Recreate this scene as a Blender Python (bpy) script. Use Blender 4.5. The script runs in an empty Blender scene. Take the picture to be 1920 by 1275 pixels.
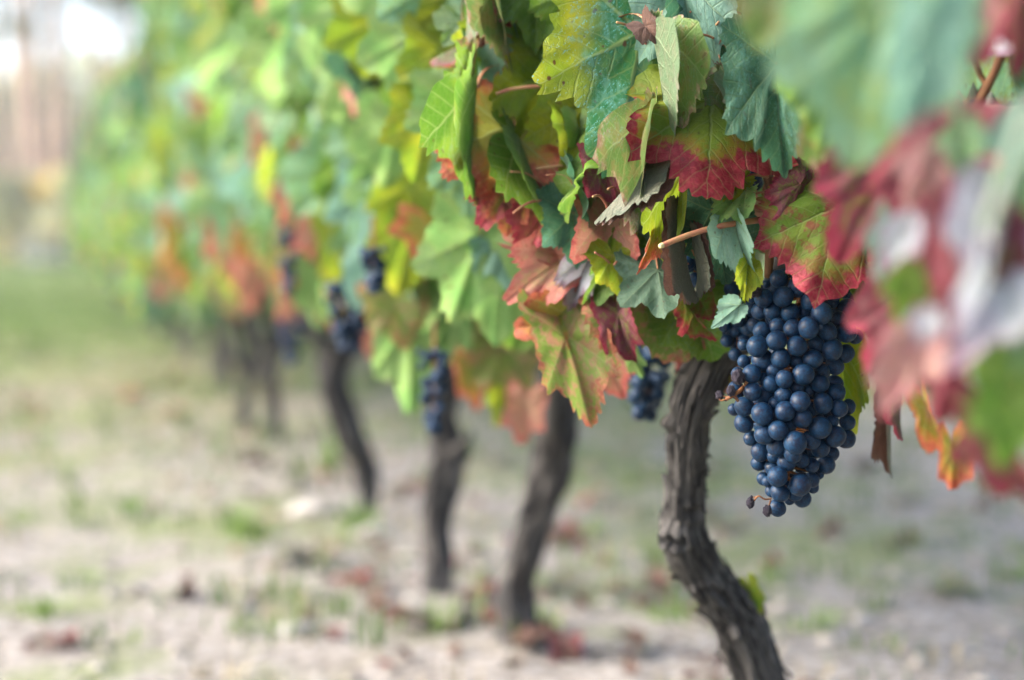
import bpy, math, random
import numpy as np
from mathutils import Vector, Matrix, Euler, noise as mn

S = bpy.context.scene
COL = S.collection
R = math.radians
rng = random.Random(11)

# ------------------------------------------------------------------ camera, sky, sun, exposure
CAM_H = 0.65
YAW, PITCH = R(18.22), R(4.237)
FPX = 1920 * 50 / 36.0
CAMP = Vector((0, 0, CAM_H))
FWD = Vector((math.sin(YAW) * math.cos(PITCH), math.cos(YAW) * math.cos(PITCH), -math.sin(PITCH)))
RGT = Vector((math.cos(YAW), -math.sin(YAW), 0))
UPV = Vector((math.sin(YAW) * math.sin(PITCH), math.cos(YAW) * math.sin(PITCH), math.cos(PITCH)))
cd = bpy.data.cameras.new('camera'); cam = bpy.data.objects.new('camera', cd); COL.objects.link(cam)
cam.location = CAMP
cam.rotation_euler = Matrix((RGT, UPV, -FWD)).transposed().to_euler()
cd.lens = 50; cd.sensor_width = 36; cd.sensor_fit = 'HORIZONTAL'
cd.clip_start = 0.02; cd.clip_end = 900
cd.dof.use_dof = True; cd.dof.focus_distance = 1.065; cd.dof.aperture_fstop = 2.0
cd.dof.aperture_blades = 9
S.camera = cam

SUN_AZ, SUN_EL = R(-75), R(30)      # azimuth from +Y towards +X
W = bpy.data.worlds.new('World'); S.world = W; W.use_nodes = True
wn = W.node_tree; wn.nodes.clear()
sky = wn.nodes.new('ShaderNodeTexSky'); sky.sky_type = 'NISHITA'; sky.sun_disc = False
sky.sun_elevation = SUN_EL; sky.sun_rotation = SUN_AZ
sky.air_density = 0.9; sky.dust_density = 4.0; sky.ozone_density = 0.6
bgn = wn.nodes.new('ShaderNodeBackground'); bgn.inputs['Strength'].default_value = 0.12
won = wn.nodes.new('ShaderNodeOutputWorld')
wn.links.new(sky.outputs[0], bgn.inputs[0]); wn.links.new(bgn.outputs[0], won.inputs[0])
sl = bpy.data.lights.new('sun', 'SUN'); sun = bpy.data.objects.new('sun', sl); COL.objects.link(sun)
sl.energy = 1.5; sl.angle = R(35); sl.color = (1, 0.96, 0.92)
sd = Vector((math.sin(SUN_AZ) * math.cos(SUN_EL), math.cos(SUN_AZ) * math.cos(SUN_EL), math.sin(SUN_EL)))
sun.rotation_euler = sd.to_track_quat('Z', 'Y').to_euler()
S.view_settings.view_transform = 'Standard'; S.view_settings.look = 'None'
S.view_settings.exposure = 2.4; S.view_settings.gamma = 1.0; S.view_settings.use_curve_mapping = False
S.render.engine = 'CYCLES'
S.cycles.use_denoising = True
S.cycles.max_bounces = 8; S.cycles.transmission_bounces = 6; S.cycles.transparent_max_bounces = 4
S.cycles.caustics_reflective = False; S.cycles.caustics_refractive = False

# ------------------------------------------------------------------ geometry of the view (pixels of the 1920 wide photograph -> points in the place)
def at(px, py, d):
    return CAMP + d * (FWD + ((px - 960) / FPX) * RGT + ((637.5 - py) / FPX) * UPV)
def ground(px, py, z=0.0):
    v = FWD + ((px - 960) / FPX) * RGT + ((637.5 - py) / FPX) * UPV
    return CAMP + v * ((z - CAM_H) / v.z)
def face(px, py, X):
    v = FWD + ((px - 960) / FPX) * RGT + ((637.5 - py) / FPX) * UPV
    return CAMP + v * (X / v.x)
def proj(p):
    q = p - CAMP; d = q.dot(FWD)
    return 960 + FPX * q.dot(RGT) / d, 637.5 - FPX * q.dot(UPV) / d, d

# ------------------------------------------------------------------ object helpers
def link(o, parent=None):
    COL.objects.link(o)
    if parent: o.parent = parent
    return o
def empty(name, loc):
    o = bpy.data.objects.new(name, None); o.location = loc; o.empty_display_size = 0.1
    return link(o)
def tag(o, label=None, cat=None, group=None, kind=None):
    if label: o['label'] = label
    if cat: o['category'] = cat
    if group: o['group'] = group
    if kind: o['kind'] = kind
    return o
def mesh(name, verts, faces, mats=(), smooth=True, midx=None, attrs=None):
    me = bpy.data.meshes.new(name)
    me.from_pydata([tuple(v) for v in verts], [], faces if isinstance(faces, list) else [tuple(int(i) for i in f) for f in faces])
    for m in mats: me.materials.append(m)
    if smooth: me.polygons.foreach_set('use_smooth', [True] * len(me.polygons))
    if midx is not None: me.polygons.foreach_set('material_index', midx)
    for k, (ty, data) in (attrs or {}).items():
        a = me.attributes.new(k, ty, 'POINT')
        a.data.foreach_set('vector' if ty == 'FLOAT_VECTOR' else 'value', np.asarray(data, dtype=np.float32).ravel())
    me.update()
    return me
def obj(name, me, parent=None, M=None):
    o = bpy.data.objects.new(name, me)
    link(o, parent)
    if M is not None:
        o.matrix_local = (Matrix.Translation(-parent.location) @ M) if parent else M
    return o

# ------------------------------------------------------------------ node helpers
class NB:
    def __init__(s, name):
        s.mat = bpy.data.materials.new(name); s.mat.use_nodes = True
        s.nt = s.mat.node_tree; s.nt.nodes.clear()
    def nd(s, t, ins=None, **pr):
        n = s.nt.nodes.new(t)
        for k, v in pr.items(): setattr(n, k, v)
        for k, v in (ins or {}).items():
            sk = n.inputs[k]
            if isinstance(v, bpy.types.NodeSocket): s.nt.links.new(v, sk)
            else:
                if sk.type == 'RGBA' and len(v) == 3: v = (*v, 1)
                sk.default_value = v
        return n
    def m(s, op, a, b=0.0, c=0.0, clamp=False):
        return s.nd('ShaderNodeMath', {0: a, 1: b, 2: c}, operation=op, use_clamp=clamp).outputs[0]
    def ss(s, v, lo, hi, a=0.0, b=1.0):
        return s.nd('ShaderNodeMapRange', {0: v, 1: lo, 2: hi, 3: a, 4: b}, interpolation_type='SMOOTHSTEP').outputs[0]
    def mix(s, f, a, b, mode='MIX'):
        n = s.nt.nodes.new('ShaderNodeMix'); n.data_type = 'RGBA'; n.blend_type = mode
        for k, v in ((0, f), (6, a), (7, b)):
            if isinstance(v, bpy.types.NodeSocket): s.nt.links.new(v, n.inputs[k])
            else: n.inputs[k].default_value = v if k == 0 else (*v[:3], 1)
        return n.outputs[2]
    def noise(s, vec, scale, detail=3.0, rough=0.55, dist=0.0):
        return s.nd('ShaderNodeTexNoise', {'Vector': vec, 'Scale': scale, 'Detail': detail, 'Roughness': rough, 'Distortion': dist}).outputs[0]
    def vm(s, op, a, b=(0, 0, 0)):
        n = s.nd('ShaderNodeVectorMath', {0: a, 1: b}, operation=op)
        return n.outputs[0]
    def attr(s, name):
        return s.nd('ShaderNodeAttribute', attribute_name=name, attribute_type='GEOMETRY')
    def comb(s, x, y, z):
        return s.nd('ShaderNodeCombineXYZ', {0: x, 1: y, 2: z}).outputs[0]
    def bump(s, h, strength=0.5, dist=0.002):
        return s.nd('ShaderNodeBump', {'Height': h, 'Strength': strength, 'Distance': dist}).outputs[0]
    def bsdf(s, **k):
        return s.nd('ShaderNodeBsdfPrincipled', {a.replace('_', ' '): v for a, v in k.items()}).outputs[0]
    def out(s, sh):
        s.nd('ShaderNodeOutputMaterial', {0: sh}); return s.mat

def leaf_material(name, c1, c2, marg=None, m0=0.75, m1=0.9, mid=None, spray=0.0, spray_c=(0.20, 0.40, 0.40), mottle=None, mot=0.0,
                  trans=0.42, vein=(0.30, 0.36, 0.14), veinf=0.4, spots=0.5, tip_bias=0.0, rough=0.55, core=None):
    b = NB(name)
    co = b.attr('leafco').outputs['Vector']
    sx = b.nd('ShaderNodeSeparateXYZ', {0: co}); x, y, s_ = sx.outputs
    rnd = b.m('ADD', b.nd('ShaderNodeObjectInfo').outputs['Random'], b.attr('lrand').outputs['Fac'])
    off = b.comb(b.m('MULTIPLY', rnd, 37.0), b.m('MULTIPLY', rnd, -23.0), b.m('MULTIPLY', rnd, 11.0))
    P = b.vm('ADD', b.comb(x, y, 0.0), off)
    n1 = b.noise(P, 2.2, 2.0); n2 = b.noise(P, 7.5, 3.0); n3 = b.noise(P, 22.0, 3.0, 0.6)
    # veins, in the frame of the nearest main vein
    x = b.m('ADD', x, b.m('MULTIPLY', b.m('SUBTRACT', n2, 0.5), 0.07)); y = b.m('ADD', y, b.m('MULTIPLY', b.m('SUBTRACT', n1, 0.5), 0.07))
    th = b.m('ABSOLUTE', b.m('ARCTAN2', x, y))
    r = b.m('SQRT', b.m('ADD', b.m('MULTIPLY', x, x), b.m('MULTIPLY', y, y)))
    dm = b.m('MINIMUM', b.m('MINIMUM', th, b.m('ABSOLUTE', b.m('SUBTRACT', th, 0.9))), b.m('ABSOLUTE', b.m('SUBTRACT', th, 1.95)))
    vs = b.m('MULTIPLY', r, b.m('SINE', dm)); vt = b.m('MULTIPLY', r, b.m('COSINE', dm))
    prim = b.ss(b.m('DIVIDE', vs, b.m('SUBTRACT', 1.25, r)), 0.006, 0.02, 1.0, 0.0)
    fr = b.m('FRACT', b.m('MULTIPLY', b.m('SUBTRACT', vt, b.m('MULTIPLY', vs, 0.95)), 6.5))
    sec = b.ss(b.m('ABSOLUTE', b.m('SUBTRACT', fr, 0.5)), 0.02, 0.09, 1.0, 0.0)
    vor = b.nd('ShaderNodeTexVoronoi', {'Vector': P, 'Scale': 16.0}, feature='DISTANCE_TO_EDGE').outputs[0]
    ter = b.ss(vor, 0.0, 0.07, 1.0, 0.0)
    veins = b.m('MAXIMUM', prim, b.m('MAXIMUM', b.m('MULTIPLY', sec, 0.55), b.m('MULTIPLY', ter, 0.22)))
    col = b.mix(b.ss(n1, 0.35, 0.65), c1, c2)
    if core:
        ck = b.m('ADD', b.m('MULTIPLY', b.m('ABSOLUTE', x), -1.5), b.m('ADD', b.m('MULTIPLY', n1, 1.1), b.m('MULTIPLY', n2, 0.5)))
        ck = b.ss(ck, 0.05, 0.55)
        col = b.mix(ck, col, core)
    col = b.mix(b.ss(n3, 0.3, 0.75, 0.0, 0.35), col, b.mix(0.5, c1, (0.02, 0.04, 0.01)))
    if mottle:
        k = b.ss(b.m('ADD', b.m('MULTIPLY', n2, 0.7), b.m('MULTIPLY', n3, 0.4)), 0.55 - mot * 0.15, 0.68 - mot * 0.1)
        col = b.mix(b.m('MULTIPLY', k, 0.85), col, mottle)
    if marg:
        e = b.m('ADD', s_, b.m('MULTIPLY', b.m('SUBTRACT', n1, 0.5), 0.55))
        e = b.m('ADD', e, b.m('MULTIPLY', b.m('SUBTRACT', n2, 0.5), 0.5))
        e = b.m('ADD', e, b.m('MULTIPLY', b.m('SUBTRACT', n3, 0.5), 0.30))
        e = b.m('SUBTRACT', e, b.m('MULTIPLY', b.m('MAXIMUM', prim, b.m('MULTIPLY', sec, 0.5)), 0.07))
        e = b.m('ADD', e, b.m('MULTIPLY', b.m('SUBTRACT', y, 0.2), tip_bias))
        if mid: col = b.mix(b.ss(e, m0 - 0.18, m0), col, mid)
        mc = b.mix(b.ss(n3, 0.4, 0.7), marg, (min(1, marg[0] * 1.5), marg[1] * 2.2 + 0.02, marg[2] * 1.8 + 0.01))
        mc = b.mix(b.ss(n2, 0.45, 0.7, 0, 0.6), mc, tuple(c * 0.45 for c in marg))
        col = b.mix(b.ss(e, m0, m1), col, mc)
    col = b.mix(b.m('MULTIPLY', veins, veinf), col, vein)
    if spots:
        sp = b.ss(b.noise(P, 11.0, 1.0), 0.70, 0.75)
        col = b.mix(b.m('MULTIPLY', sp, spots), col, (0.07, 0.02, 0.012))
    if spray:
        v1 = b.nd('ShaderNodeTexVoronoi', {'Vector': b.vm('ADD', P, b.comb(b.m('MULTIPLY', n3, 0.2), b.m('MULTIPLY', n3, 0.3), 0.0)), 'Scale': 30.0}).outputs[0]
        d = b.m('ADD', b.m('MULTIPLY', b.ss(v1, 0.10, 0.30, 1.0, 0.0), b.ss(n1, 0.36, 0.6)), b.ss(b.m('MULTIPLY', n3, b.ss(n1, 0.3, 0.7)), 0.36, 0.6, 0, 0.3), clamp=True)
        col = b.mix(b.m('MULTIPLY', d, spray), col, spray_c)
    back = b.nd('ShaderNodeNewGeometry').outputs['Backfacing']
    lum = b.nd('ShaderNodeHueSaturation', {'Saturation': 0.7, 'Value': 1.0, 'Color': col}).outputs[0]
    pale = b.mix(0.35, lum, (0.13, 0.23, 0.15))
    fcol = b.mix(back, col, pale)
    h = b.m('ADD', b.m('MULTIPLY', veins, -0.8), b.m('MULTIPLY', n3, 0.5))
    h = b.m('ADD', h, b.m('MULTIPLY', n2, 0.9))
    nrm = b.bump(h, 0.8, 0.002)
    p = b.bsdf(Base_Color=fcol, Roughness=rough, Normal=nrm, Specular_IOR_Level=0.35)
    tc = b.nd('ShaderNodeHueSaturation', {'Saturation': 0.97, 'Value': 1.6, 'Color': col}).outputs[0]
    t = b.nd('ShaderNodeBsdfTranslucent', {'Color': tc}).outputs[0]
    return b.out(b.nd('ShaderNodeMixShader', {0: trans, 1: p, 2: t}).outputs[0])

LM = {
 'green':   leaf_material('leaf_green', (0.06, 0.15, 0.012), (0.12, 0.21, 0.014), (0.20, 0.17, 0.02), 1.0, 1.15, spray=0.3, trans=0.5),
 'lime':    leaf_material('leaf_lime', (0.15, 0.24, 0.008), (0.24, 0.27, 0.008), (0.35, 0.09, 0.03), 1.05, 1.2, spots=0.6, trans=0.56),
 'light':   leaf_material('leaf_light_green', (0.13, 0.27, 0.075), (0.19, 0.30, 0.085), (0.30, 0.20, 0.06), 1.0, 1.2, spray=0.45, spray_c=(0.22, 0.40, 0.34), trans=0.54),
 'teal':    leaf_material('leaf_teal', (0.030, 0.105, 0.060), (0.045, 0.13, 0.065), spray=0.75, spray_c=(0.13, 0.33, 0.31), veinf=0.2),
 'pale':    leaf_material('leaf_pale_blue', (0.13, 0.27, 0.21), (0.18, 0.32, 0.25), spray=0.6, spray_c=(0.30, 0.46, 0.44), veinf=0.25),
 'sprayed': leaf_material('leaf_sprayed', (0.17, 0.25, 0.008), (0.29, 0.29, 0.008), (0.28, 0.03, 0.02), 1.1, 1.2, spray=0.95, spray_c=(0.13, 0.36, 0.38), spots=0.9, core=(0.02, 0.12, 0.05), trans=0.38),
 'redmarg': leaf_material('leaf_red_margin', (0.13, 0.22, 0.015), (0.21, 0.26, 0.015), (0.27, 0.012, 0.030), 0.80, 0.93, mid=(0.24, 0.17, 0.015), tip_bias=0.55, trans=0.48),
 'redspot': leaf_material('leaf_red_spotted', (0.10, 0.19, 0.015), (0.15, 0.21, 0.02), (0.26, 0.012, 0.035), 0.90, 1.03, mid=(0.18, 0.10, 0.02), mottle=(0.20, 0.04, 0.03), mot=0.1, tip_bias=0.22),
 'orange':  leaf_material('leaf_orange', (0.24, 0.20, 0.025), (0.20, 0.21, 0.03), (0.36, 0.065, 0.04), 0.68, 0.92, mid=(0.33, 0.16, 0.03), trans=0.3),
 'pink':    leaf_material('leaf_salmon', (0.34, 0.12, 0.095), (0.33, 0.16, 0.11), (0.34, 0.06, 0.06), 0.75, 1.0, mottle=(0.26, 0.20, 0.09), mot=0.2, vein=(0.40, 0.25, 0.17), trans=0.3),
 'mottled': leaf_material('leaf_mottled', (0.11, 0.18, 0.03), (0.15, 0.22, 0.04), (0.30, 0.07, 0.05), 0.85, 1.05, mottle=(0.27, 0.13, 0.09), mot=0.35),
 'purple':  leaf_material('leaf_purple', (0.16, 0.025, 0.05), (0.13, 0.05, 0.06), (0.17, 0.008, 0.03), 0.7, 0.95, mottle=(0.13, 0.15, 0.03), mot=0.1, vein=(0.25, 0.1, 0.1), trans=0.3),
 'red':     leaf_material('leaf_red', (0.25, 0.040, 0.045), (0.24, 0.06, 0.05), (0.24, 0.015, 0.035), 0.7, 0.95, mottle=(0.24, 0.12, 0.04), mot=0.2, vein=(0.30, 0.12, 0.09), trans=0.28),
 'dull':    leaf_material('leaf_dull_green', (0.085, 0.16, 0.035), (0.11, 0.18, 0.045), (0.26, 0.13, 0.10), 0.92, 1.05, spray=0.6, spray_c=(0.15, 0.31, 0.26), mottle=(0.16, 0.15, 0.05), mot=0.35, trans=0.3),
 'lilac':   leaf_material('leaf_grey_lilac', (0.42, 0.46, 0.50), (0.36, 0.35, 0.44), (0.22, 0.10, 0.17), 0.8, 1.05, trans=0.25, spots=0.2),
 'mint':    leaf_material('leaf_mint', (0.10, 0.24, 0.125), (0.15, 0.28, 0.17), spray=0.5, spray_c=(0.20, 0.36, 0.30), mottle=(0.13, 0.20, 0.04), mot=0.2),
 'burgundy': leaf_material('leaf_burgundy', (0.20, 0.022, 0.045), (0.22, 0.05, 0.07), (0.26, 0.02, 0.05), 0.8, 1.05, mottle=(0.24, 0.12, 0.12), mot=0.3, vein=(0.30, 0.12, 0.12), trans=0.3),
 'rose':    leaf_material('leaf_rose', (0.40, 0.22, 0.22), (0.34, 0.14, 0.16), (0.24, 0.03, 0.06), 0.85, 1.1, mottle=(0.24, 0.20, 0.12), mot=0.2, vein=(0.4, 0.28, 0.26), trans=0.3),
 'dry':     leaf_material('leaf_dry_brown', (0.10, 0.05, 0.040), (0.15, 0.075, 0.055), (0.07, 0.03, 0.03), 0.9, 1.1, trans=0.15, vein=(0.14, 0.09, 0.07)),
}
def simple(name, col, col2=None, scale=40, rough=0.7, bump=0.3, bd=0.002, spec=0.3):
    b = NB(name)
    co = b.nd('ShaderNodeTexCoord').outputs['Object']
    n = b.noise(co, scale, 4.0)
    c = b.mix(b.ss(n, 0.35, 0.65), col, col2 or tuple(c * 0.6 for c in col))
    return b.out(b.bsdf(Base_Color=c, Roughness=rough, Normal=b.bump(n, bump, bd), Specular_IOR_Level=spec))
M_PET = simple('petiole_red', (0.30, 0.10, 0.07), (0.34, 0.20, 0.09), 60)
M_CANE = simple('cane_brown', (0.13, 0.06, 0.035), (0.20, 0.10, 0.05), 50)
M_GREENCANE = simple('cane_pale_green', (0.20, 0.27, 0.20), (0.24, 0.28, 0.22), 30)
M_STEM = simple('bunch_stem', (0.22, 0.09, 0.03), (0.12, 0.05, 0.025), 200)

def bark_material():
    b = NB('vine_bark')
    co = b.attr('tubeco').outputs['Vector']
    st = b.vm('MULTIPLY', co, (1, 1, 0.16))
    n1 = b.noise(st, 60.0, 5.0, 0.6, 0.6); n2 = b.noise(st, 220.0, 4.0, 0.6, 0.3); n3 = b.noise(co, 14.0, 3.0)
    c = b.mix(b.ss(n1, 0.36, 0.62), (0.012, 0.012, 0.0135), (0.082, 0.079, 0.078))
    c = b.mix(b.ss(n2, 0.5, 0.75, 0, 0.6), c, (0.18, 0.172, 0.168))
    c = b.mix(b.ss(n3, 0.5, 0.75, 0, 0.3), c, (0.04, 0.034, 0.031))
    h = b.m('ADD', n1, b.m('MULTIPLY', n2, 0.45))
    return b.out(b.bsdf(Base_Color=c, Roughness=0.9, Normal=b.bump(h, 1.0, 0.006), Specular_IOR_Level=0.15))
M_BARK = bark_material()

def grape_material():
    b = NB('grape_skin')
    co = b.nd('ShaderNodeTexCoord').outputs['Object']
    rnd = b.nd('ShaderNodeObjectInfo').outputs['Random']
    P = b.vm('ADD', co, b.comb(b.m('MULTIPLY', rnd, 31.0), b.m('MULTIPLY', rnd, 17.0), rnd))
    n1 = b.noise(P, 1.3, 3.0, 0.6, 0.4); n2 = b.noise(P, 5.0, 4.0, 0.65); n3 = b.noise(P, 16.0, 2.0)
    k = b.m('ADD', b.m('MULTIPLY', n1, 0.7), b.m('MULTIPLY', n2, 0.45))
    bloom = b.ss(k, 0.42, 0.66, 0.25, 1.0)
    rub = b.m('MAXIMUM', b.ss(n3, 0.64, 0.70, 0.0, 0.75), b.ss(b.noise(P, 2.6, 4.0, 0.7, 0.8), 0.58, 0.66, 0.0, 0.8))
    scr = b.ss(b.noise(b.vm('MULTIPLY', P, (1, 4.5, 1)), 4.0, 3.0), 0.64, 0.72, 0, 0.7)
    bl = b.m('MULTIPLY', bloom, b.m('SUBTRACT', 1.0, b.m('MAXIMUM', rub, scr)))
    skin = b.mix(b.ss(rnd, 0.0, 1.0), (0.006, 0.008, 0.020), (0.010, 0.007, 0.016))
    blc = b.mix(b.ss(n2, 0.35, 0.7), (0.0022, 0.018, 0.052), (0.006, 0.040, 0.094))
    c = b.mix(bl, skin, blc)
    sep = b.nd('ShaderNodeSeparateXYZ', {0: co})
    dot = b.ss(b.m('SQRT', b.m('ADD', b.m('POWER', sep.outputs[0], 2.0), b.m('POWER', sep.outputs[1], 2.0))), 0.05, 0.11, 0.85, 0.0)
    c = b.mix(dot, c, (0.012, 0.010, 0.012))
    rgh = b.m('ADD', 0.30, b.m('MULTIPLY', bl, 0.26))
    return b.out(b.bsdf(Base_Color=c, Roughness=rgh, Normal=b.bump(n3, 0.12, 0.0006), Specular_IOR_Level=0.22))
M_GRAPE = grape_material()
M_RAISIN = simple('raisin_skin', (0.010, 0.008, 0.016), (0.035, 0.028, 0.05), 500, 0.55, 0.9, 0.001)

# ------------------------------------------------------------------ ground
def ground_material():
    b = NB('sandy_ground')
    co = b.nd('ShaderNodeNewGeometry').outputs['Position']
    sp = b.nd('ShaderNodeSeparateXYZ', {0: co})
    n1 = b.noise(co, 0.9, 4.0); n2 = b.noise(co, 6.0, 4.0, 0.6); n3 = b.noise(co, 45.0, 4.0, 0.65); n4 = b.noise(co, 0.35, 2.0)
    sand = b.mix(b.ss(n3, 0.35, 0.68), (0.16, 0.142, 0.125), (0.385, 0.36, 0.34))
    sand = b.mix(b.ss(n2, 0.5, 0.72, 0, 0.55), sand, (0.20, 0.17, 0.14))
    gr = b.mix(b.ss(n3, 0.35, 0.7), (0.036, 0.085, 0.012), (0.075, 0.13, 0.028))
    olive = b.mix(b.ss(n3, 0.35, 0.7), (0.17, 0.15, 0.075), (0.24, 0.24, 0.13))
    k = b.m('ADD', b.m('MULTIPLY', sp.outputs[1], 1.0), b.m('MULTIPLY', b.m('SUBTRACT', n1, 0.5), 7.0))
    f1 = b.m('MULTIPLY', b.ss(k, 2.8, 7.0), b.ss(n2, 0.3, 0.6, 0.55, 0.95))
    c = b.mix(f1, sand, olive)
    f2 = b.m('MULTIPLY', b.ss(k, 5.8, 10.0), b.ss(b.m('ADD', n2, n1), 0.75, 1.15, 0.7, 1.0))
    c = b.mix(f2, c, gr)
    # sparse green patches in the sand
    c = b.mix(b.ss(b.m('ADD', n1, b.m('MULTIPLY', n2, 0.7)), 0.80, 0.98, 0, 0.7), c, (0.15, 0.19, 0.07))
    return b.out(b.bsdf(Base_Color=c, Roughness=0.95, Normal=b.bump(b.m('ADD', n3, n2), 0.7, 0.02), Specular_IOR_Level=0.1))
gx = np.concatenate([np.linspace(-250, -8, 14), np.linspace(-7, 9, 120), np.linspace(10, 250, 14)])
gy = np.concatenate([np.linspace(-120, -3, 8), np.linspace(-2, 14, 130), np.linspace(15, 40, 30), np.linspace(45, 380, 20)])
def gz(x, y):
    if x < -7 or x > 9 or y < -2 or y > 14: return 0.0
    e = min(1, (x + 7) / 2, (9 - x) / 2, (y + 2) / 1, (14 - y) / 3)
    return e * 0.035 * mn.noise(Vector((x * 1.3, y * 1.3, 0))) + e * 0.015 * mn.noise(Vector((x * 5, y * 5, 3)))
gv = [(x, y, gz(x, y)) for y in gy for x in gx]
nx = len(gx)
gf = [(j * nx + i, j * nx + i + 1, (j + 1) * nx + i + 1, (j + 1) * nx + i) for j in range(len(gy) - 1) for i in range(nx - 1)]
tag(obj('ground', mesh('ground', gv, gf, [ground_material()])), 'pale sandy vineyard ground turning to grass in the distance', kind='structure')

def add_stones(name, n, xr, yr, rmin, rmax, mat, seed, dens=None):
    r_ = random.Random(seed)
    base = [(1,0,0),(-1,0,0),(0,1,0),(0,-1,0),(0,0,1),(0,0,-1),(.6,.6,.5),(-.6,.6,.5),(.6,-.6,.5),(-.6,-.6,.5)]
    bf = [(0,6,4),(6,2,4),(2,7,4),(7,1,4),(1,9,4),(9,3,4),(3,8,4),(8,0,4),(0,2,6),(2,1,7),(1,3,9),(3,0,8),(0,5,2),(2,5,1),(1,5,3),(3,5,0)]
    V, F = [], []
    for _ in range(n):
        y = yr[0] + (yr[1] - yr[0]) * r_.random() ** 1.6; x = r_.uniform(*xr)
        s = rmin + (rmax - rmin) * r_.random() ** 3
        a = r_.uniform(0, 6.28); sx, sy, sz = s * r_.uniform(.7, 1.4), s * r_.uniform(.6, 1.1), s * r_.uniform(.35, .8)
        k = len(V); z0 = gz(x, y) + sz * 0.25
        for (p, q, w) in base:
            j = r_.uniform(.8, 1.2); p, q, w = p * sx * j, q * sy * j, w * sz * j
            V.append((x + p * math.cos(a) - q * math.sin(a), y + p * math.sin(a) + q * math.cos(a), z0 + w))
        F += [tuple(k + i for i in f) for f in bf]
    return mesh(name, V, F, [mat], smooth=False)
M_PEB = simple('pebble_stone', (0.40, 0.375, 0.345), (0.19, 0.17, 0.15), 9, 0.9)
tag(obj('gravel', add_stones('gravel', 7000, (-2.5, 4.5), (0.9, 9), 0.004, 0.022, M_PEB, 3)), 'small pale stones scattered over the sandy ground', 'gravel', kind='stuff')

# grass blades
def blades(name, spots, mat, seed):
    r_ = random.Random(seed); V, F = [], []
    for (x, y, n, h, sp) in spots:
        z = gz(x, y)
        for _ in range(n):
            a = r_.uniform(0, 6.28); d = sp * r_.random() ** .6
            bx, by = x + d * math.cos(a), y + d * math.sin(a)
            hh = h * r_.uniform(.5, 1.15); w = r_.uniform(.0015, .004) * (1 + h * 4)
            l = r_.uniform(.1, .8); b2 = a + r_.uniform(-.8, .8)
            dx, dy = math.cos(b2), math.sin(b2); px, py = -dy * w, dx * w
            k = len(V)
            V += [(bx - px, by - py, z - .003), (bx + px, by + py, z - .003),
                  (bx + dx * l * hh * .3 - px * .8, by + dy * l * hh * .3 - py * .8, z + hh * .55), (bx + dx * l * hh * .3 + px * .8, by + dy * l * hh * .3 + py * .8, z + hh * .55),
                  (bx + dx * l * hh, by + dy * l * hh, z + hh)]
            F += [(k, k + 1, k + 3, k + 2), (k + 2, k + 3, k + 4)]
    return mesh(name, V, F, [mat], smooth=False)
def grass_mat(name, a, c):
    b = NB(name); co = b.nd('ShaderNodeNewGeometry').outputs['Position']
    cc = b.mix(b.ss(b.noise(co, 3.0, 3.0), .35, .65), a, c)
    return b.out(b.nd('ShaderNodeMixShader', {0: 0.3, 1: b.bsdf(Base_Color=cc, Roughness=.6), 2: b.nd('ShaderNodeBsdfTranslucent', {'Color': cc}).outputs[0]}).outputs[0])
M_GRASS = grass_mat('grass_green', (0.06, 0.13, 0.02), (0.13, 0.20, 0.045))
M_STRAW = grass_mat('grass_straw', (0.26, 0.22, 0.13), (0.34, 0.30, 0.20))
M_WEED = grass_mat('weed_green', (0.10, 0.20, 0.04), (0.17, 0.26, 0.06))
r1 = random.Random(5)
near = [(r1.uniform(-1.5, 4.5), 1.2 + 5.0 * r1.random() ** .8, r1.randint(2, 8), r1.uniform(.015, .07), r1.uniform(.02, .09)) for _ in range(1500)]
midg = []
for _ in range(2600):
    x = r1.uniform(-4, 9); y = r1.uniform(3.5, 14)
    if r1.random() < min(1, (y - 2.5) / 7): midg.append((x, y, r1.randint(7, 16), r1.uniform(.03, .09), r1.uniform(.04, .12)))
farg = [(r1.uniform(-10, 16), 12 + 24 * r1.random() ** 1.3, 10, r1.uniform(.05, .14), .22) for _ in range(2400)]
tag(obj('grass', blades('grass', near + midg + farg, M_GRASS, 8)), 'thin green grass growing over the vineyard floor', 'grass', kind='stuff')
st = [(r1.uniform(-2, 5), 1.3 + 9 * r1.random(), r1.randint(4, 10), r1.uniform(.02, .05), .05) for _ in range(900)]
tag(obj('dry_grass', blades('dry_grass', st, M_STRAW, 9)), 'short straw coloured dead grass among the sand', 'grass', kind='stuff')

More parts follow.
